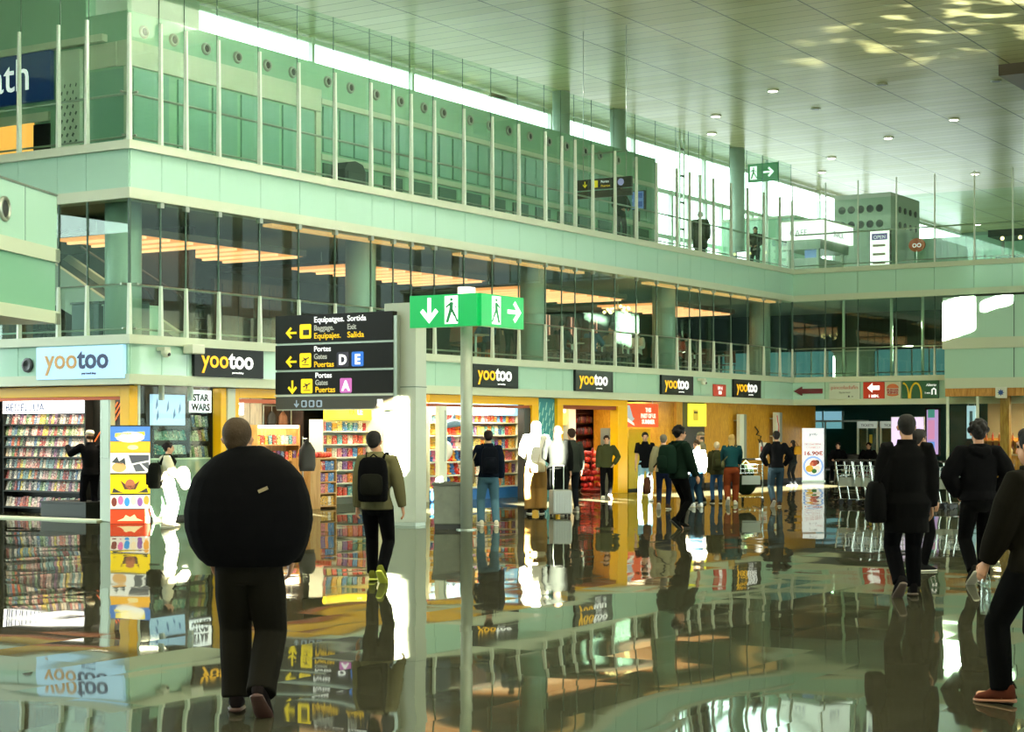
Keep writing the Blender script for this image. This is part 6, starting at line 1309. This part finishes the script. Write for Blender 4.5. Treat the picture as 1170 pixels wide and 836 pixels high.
handbag('black duffel bag hanging at the left hip of the long coat', p, '#020202', (-.33, -.05, .98), .36, .42, .2, (-.17, -.02, 1.52), 'duffel_bag')
person('person half hidden behind the man in the long black coat', 1049, 652, H=1.72, view=60, arms=('down', 'down'), skin='m', top='#030304', puff=.02, hem=.8, legs='#030304', hair='#0c0907', vox=.014)
p = person('curly haired man in a black hooded jacket walking away, hands in pockets', 1118, 667, 481, step=.13, lead=1, pose='walk', arms=('pocket', 'pocket'), skin='m', top='#020203', topn='hooded_jacket', puff=.04, hem=.9, legs='#030303', legw=.01, shoes='#14120f', sole='#b8b09a', hair='#0a0806', hairstyle='curly', vox=.012, vs=.009, bulge=.03)
p = person('person in a dark olive jacket cut by the right edge, holding a bottle', 1182, 806, 488, step=.2, lead=-1, pose='walk', view=-38, arms=('fwd', 'down'), skin='m', top='#0c0a05', puff=.035, hem=.84, legs='#030303', legw=.015, shoes='#4a2418', sole='#8a5a40', hair='#0c0907', vox=.012, vs=.009)
sk = p[4]; wr = sk['A'][-1][2]
t = worn('water_bottle', 'clear plastic water bottle hanging from the hand at the right edge', 'bottle', p[1], p[2])
MB().lathe([(0, -.24), (.03, -.24), (.033, -.22), (.033, -.10), (.028, -.08), (.033, -.06), (.03, -.02), (.012, .02), (.012, .035)], wr+Vector((.03, .03, -.09)), 16).build('bottle', glass('bottle_plastic', '#d8e4dc', .12, .08), t, smooth=True)
MB().cyl(wr+Vector((.03, .03, -.055)), wr+Vector((.03, .03, -.035)), .014, 12).build('cap', mat('cap_blue', '#b8c4c8', .4), t)
# --- the middle distance
V = .016
p = person('woman in sunlit white clothes facing right with a bundle in her arms', 192, 602, H=1.5, view=82, pose='ease', arms=('carry', 'carry'), top='#d8d0b4', topn='hoodie', puff=.03, hem=.82, legs='#ddd8c8', legw=.03, shoes='#b0a890', hair='#120c0a', hairstyle='bun', vox=V)
backpack('big black backpack hanging low on the woman in white', p, '#10120f', .36, .46, .24, z=.92)
t = worn('folded_coat', 'white bundled coat held by the woman in white', 'coat', p[1], p[2]); fuse_b = MB(); fuse_b.ell((0, .26, .93), (.2, .13, .17)); fuse_b.ell((.06, .3, .82), (.13, .1, .16)); fuse(fuse_b, 'cloth', fabric('white', '#e4e0d0'), t, .02, 3)
p = person('person in a pale cap reaching towards the magazine rack in the left shop', 0, 0, H=1.72, loc=(1.05, 2.1, 0), view=-30, arms=('reach', 'down'), skin='l', top='#0c0c0e', puff=.02, hem=.85, legs='#0c0c10', hair='#2a1c14', hairstyle='cap', vox=V)
p = person('man in a navy jacket and blue jeans looking into the toy shop', 558, 601, 492, view=-8, pose='ease', arms=('phone', 'down'), top='#0e1420', puff=.03, hem=.9, legs='#4a6a78', legw=.012, shoes='#d0c8b0', hair='#120c08', vox=V)
backpack('dark navy backpack on the man in blue jeans', p, '#0a0d14', .31, .48, .19)
handbag('beige tote bag on the left shoulder of the man in blue jeans', p, '#a89878', (-.30, .06, .98), .3, .42, .12, (-.19, 0, 1.42), 'tote_bag')
p = person('person in a sunlit white hooded top and beige trousers before the teal panel', 612, 587, 481, arms=('carry', 'carry'), top='#e0dcd0', topn='hoodie', puff=.03, hem=.92, legs='#8a6a3a', legw=.045, shoes='#1a1410', hair='#e0dcd0', hairstyle='hood', vox=V)
handbag('small pale waist bag on the back of the white hooded top', p, '#c8bc98', (0.05, -.19, .97), .1, .2, .3, (.12, 0, 1.44))
p = person('person in a long black coat holding the silver suitcase', 637, 589, 487, view=12, arms=('carry', 'down'), top='#0e100e', topn='long_coat', puff=.035, hem=.5, bulge=.02, legs='#0c0e10', shoes='#4a4a44', hair='#1c140c', hairstyle='long', vox=V)
person('person in a dark grey jacket just behind the black coat with the suitcase', 653, 585, 490, view=-20, arms=('down', 'down'), top='#2a2e28', puff=.02, hem=.84, legs='#14181c', shoes='#8a8a80', hair='#2c2018', vox=V)
c = onZ(640, 590); sc_t = thing('suitcase', 'silver ribbed suitcase on wheels with its handle pulled up', 'suitcase', c, math.atan2(FW.y, FW.x)-PI/2+.35)
ALU = mat('case_silver', '#8f928c', .35, .4)
MB().box(-.2, .2, -.13, .13, .05, .54).build('shell', ALU, sc_t, bevel=.03)
mb = MB()
for q in range(7): mb.box(-.165+.055*q-.012, -.165+.055*q+.012, -.138, -.128, .1, .5)
mb.build('rib', ALU, sc_t)
MB().box(.198, .206, -.12, .12, .09, .5).build('side_label', mat('case_white', '#d8dcd8', .4), sc_t)
for s in (-1, 1):
    MB().cyl((s*.11, .09, .54), (s*.11, .09, 1.02), .011, 8).build('handle_rod', STEEL, sc_t)
    for y in (-.1, .1): MB().cyl((s*.16-.015, y, .03), (s*.16+.015, y, .03), .03, 12).build('wheel', BLACK, sc_t)
MB().cyl((-.125, .09, 1.02), (.125, .09, 1.02), .017, 10).build('grip', BLACK, sc_t)
person('person in a white shirt and blue jeans inside the bottle shop', 0, 0, H=1.7, loc=(19.3, 2.6, 0), view=95, arms=('down', 'carry'), top='#b8b0a0', topn='shirt', puff=.015, hem=.86, legs='#2a3f66', shoes='#5a5048', hair='#241810', vox=V)
person('man in an open olive jacket walking out of the bottle shop towards us', 693, 570, 497, view=182, pose='walk', step=.1, arms=('pocket', 'down'), top='#3c4028', puff=.025, hem=.86, legs='#030304', shoes='#d8d8d0', hair='#241408', vox=V)
person('man in a black t-shirt and light blue jeans facing us by the yellow board', 737, 572, 494, view=178, pose='ease', arms=('down', 'down'), top='#0c0d10', topn='t_shirt', sleeve=False, puff=.012, hem=.84, legs='#8ab0c8', shoes='#c8c8c0', hair='#140e0a', vox=V)
p = person('grey haired man in a beige jacket walking away with a brown bag', 758, 582, 496, view=12, pose='walk', step=.12, arms=('out', 'down'), top='#8a8468', puff=.025, hem=.88, legs='#141c30', shoes='#3a2a20', hair='#6a6458', vox=V)
handbag('brown leather bag hanging from the left hand of the beige jacket', p, '#4a2c1c', (-.36, .05, .52), .44, .36, .16, (-.30, .03, .78), 'travel_bag')
t0, P_, yaw_, k_, sk_ = p; t = worn('bag_strap', 'thin black strap slung across the beige jacket', 'strap', P_, yaw_); MB().tube([(.16*k_, -.06, 1.44*k_), (.08, -.165, 1.3), (-.06, -.165, 1.1), (-.2, -.1, .92)], [(.018, .006)]*4, 8).build('strap', fabric('bag', '#14120f'), t)
p = person('man in a dark green jacket and backpack striding to the right', 776, 604, 487, view=58, pose='walk', step=.13, lead=-1, arms=('down', 'fwd'), skin='m', top='#0c1a12', puff=.035, hem=.86, legs='#020202', shoes='#0a0a0a', sole='#1a1a18', hair='#060505', hairstyle='curly', vox=V, turn=15)
backpack('dark green backpack on the striding man', p, '#0e1f16', .34, .5, .24)
person('man in a flat cap and beige waistcoat seen between the others', 801, 574, 494, view=-70, arms=('carry', 'down'), top='#7a745c', puff=.02, hem=.86, legs='#1a2030', hair='#4a4038', hairstyle='cap', vox=V)
person('woman in a sunlit white top and dark skirted jeans behind the green jacket', 796, 579, 503, view=-25, arms=('down', 'down'), top='#e0e0d8', topn='shirt', puff=.03, hem=.95, legs='#1a3040', legw=.015, shoes='#d8dce0', hair='#3a2a1c', hairstyle='long', vox=V)
p = person('person in an olive coat and blue jeans left of the trolley pusher', 819, 575, 505, view=-5, arms=('down', 'down'), top='#3a3a24', puff=.03, hem=.82, legs='#2c4a6a', shoes='#14181c', hair='#c8b89a', vox=V)
backpack('olive backpack on the person in the olive coat', p, '#33351f', .3, .42, .17)
p = person('blonde woman in a teal sweater and rust trousers pushing a trolley', 836, 577, 496, view=6, pose='walk', step=.15, arms=('push', 'push'), top='#14383c', topn='sweater', puff=.02, hem=.94, legs='#6a3018', legw=.02, shoes='#d0c8b8', hair='#a88a50', hairstyle='long', vox=V)
handbag('thin shoulder bag of the blonde woman in teal', p, '#5a5a3a', (-.2, -.04, .95), .2, .16, .08, (.12, 0, 1.38))
dup(tr, onZ(852, 574), math.atan2(FW.y, FW.x)+PI/2+.1, 'single luggage trolley pushed by the blonde woman in teal', 'pushed trolley')
c = onZ(852, 574); t = thing('travel_bag', 'dark green soft bag riding on the pushed trolley', 'bag', (c.x, c.y, .17), math.atan2(FW.y, FW.x)+PI/2+.1); fb = MB(); fb.ell((0, 0, .3), (.26, .3, .3)); fb.ell((.02, .05, .6), (.22, .2, .16)); fuse(fb, 'bag_body', fabric('bag', '#1c2818'), t, .02, 3); MB().tube([(-.12, 0, .72), (0, 0, .84), (.12, 0, .72)], .015, 8).build('handle', fabric('bag', '#1c2818'), t)
person('man in a black sweater and grey blue jeans walking away by the wood wall', 887, 579, 492, pose='walk', step=.14, lead=1, arms=('pocket', 'pocket'), top='#0a0b0e', topn='sweater', puff=.02, hem=.9, legs='#2c3e4a', legw=.008, shoes='#2a1c18', hair='#080606', vox=V)
p = person('person in black with a yellow bag standing by the menu banner', 906, 555, 503, view=-45, arms=('carry', 'carry'), top='#0c1012', puff=.02, hem=.86, legs='#0c0e10', shoes='#101010', hair='#1c140e', hairstyle='long', vox=V)
handbag('yellow and teal patterned bag of the person by the menu banner', p, '#b8862a', (.0, -.19, 1.12), .14, .26, .34, (.1, 0, 1.38), rnd=.8)
# --- guests on the first gallery
def guest(i, x, y, view, lb, top, hair='#1c140e', hs='short', arms=('table', 'table'), pose='sit', H=1.7, z=3.45, legs='#14161c'):
    return person(lb, 0, 0, H=H, loc=(x, y, z), view=view, pose=pose, arms=arms, top=top, puff=.02, hem=.9 if pose != 'sit' else .55, legs=legs, hair=hair, hairstyle=hs, vox=.022)
rv = math.degrees(math.atan2(FW.y, FW.x))           # view angle of a person facing +X is rv
guest(0, 14.35, .75, 20, 'person in black standing at the first gallery rail by the second column', '#0e1014', pose='stand', arms=('down', 'carry'))
for i, (j, s, col, hr, hs, w) in enumerate(((1, -1, '#2a4f58', '#2a1c14', 'short', 'teal top at the second cafe table'), (2, -1, '#1c2a30', '#1a120c', 'short', 'dark top left of the third cafe table'), (3, -1, '#3a5a78', '#6a5a48', 'short', 'blue top left of the fourth cafe table'), (3, 1, '#6a6a5a', '#1c140e', 'long', 'grey top right of the fourth cafe table'),
                           (4, -1, '#d0ccc0', '#120c0a', 'long', 'white top left of the fifth cafe table'), (4, 1, '#c8ccc4', '#4a3a2a', 'short', 'white top right of the fifth cafe table'), (5, 1, '#a8564a', '#241810', 'long', 'rust top right of the sixth cafe table'), (6, -1, '#3a4a3a', '#14100c', 'short', 'green top left of the seventh cafe table'), (0, 1, '#34506a', '#3a2a1c', 'short', 'blue shirt right of the first cafe table'))):
    x = TX[j]+s*.62; fx_ = rv if s < 0 else rv+180
    guest(i, x-s*.05, 1.6, 90-(90-(fx_-0)) if False else (rv if s < 0 else rv-180), 'seated guest in a %s' % w, col, hr, hs)
# --- passengers on the top gallery
person('person in dark green leaning on the rail behind the upper fins', 0, 0, H=1.7, loc=(20.6, 1.0, 7.05), view=150, arms=('carry', 'carry'), top='#1f3a2c', puff=.03, hem=.85, legs='#14181c', hair='#1c140e', vox=.022)
c = onY(800, 262, 2.0); person('person in a long dark coat by the tall windows of the top gallery', 0, 0, H=1.8, loc=(c.x, 2.0, 7.05), view=190, arms=('down', 'down'), top='#22281f', topn='long_coat', puff=.06, hem=.6, legs='#14161c', hair='#c8ccc4', vox=.022)
c = onY(863, 265, 1.6); person('dark haired person in black near the inner corner of the top gallery', 0, 0, H=1.62, loc=(c.x, 1.6, 7.05), view=200, arms=('carry', 'carry'), top='#0c0e0c', puff=.03, hem=.85, legs='#101214', hair='#0a0806', hairstyle='long', vox=.022)
# --- waiting on the bench
for i, (a, lb) in enumerate(((-.51, 'person in black seated at the left end of the waiting bench'), (.53, 'person in black seated at the right end of the waiting bench'))):
    y_ = bench0.rotation_euler.z; q = Vector(bench0.location)+Vector((a*math.cos(y_), a*math.sin(y_), 0)); person(lb, 0, 0, H=1.7, loc=(q.x, q.y, 0), view=math.degrees(math.atan2(FW.y, FW.x)-PI/2-(y_+PI)), pose='sit', arms=('table', 'table'), top='#0a0b0d', puff=.03, hem=.6, legs='#0c0d10', hair='#0c0907', hairstyle='long', vox=.022, seat=.46)
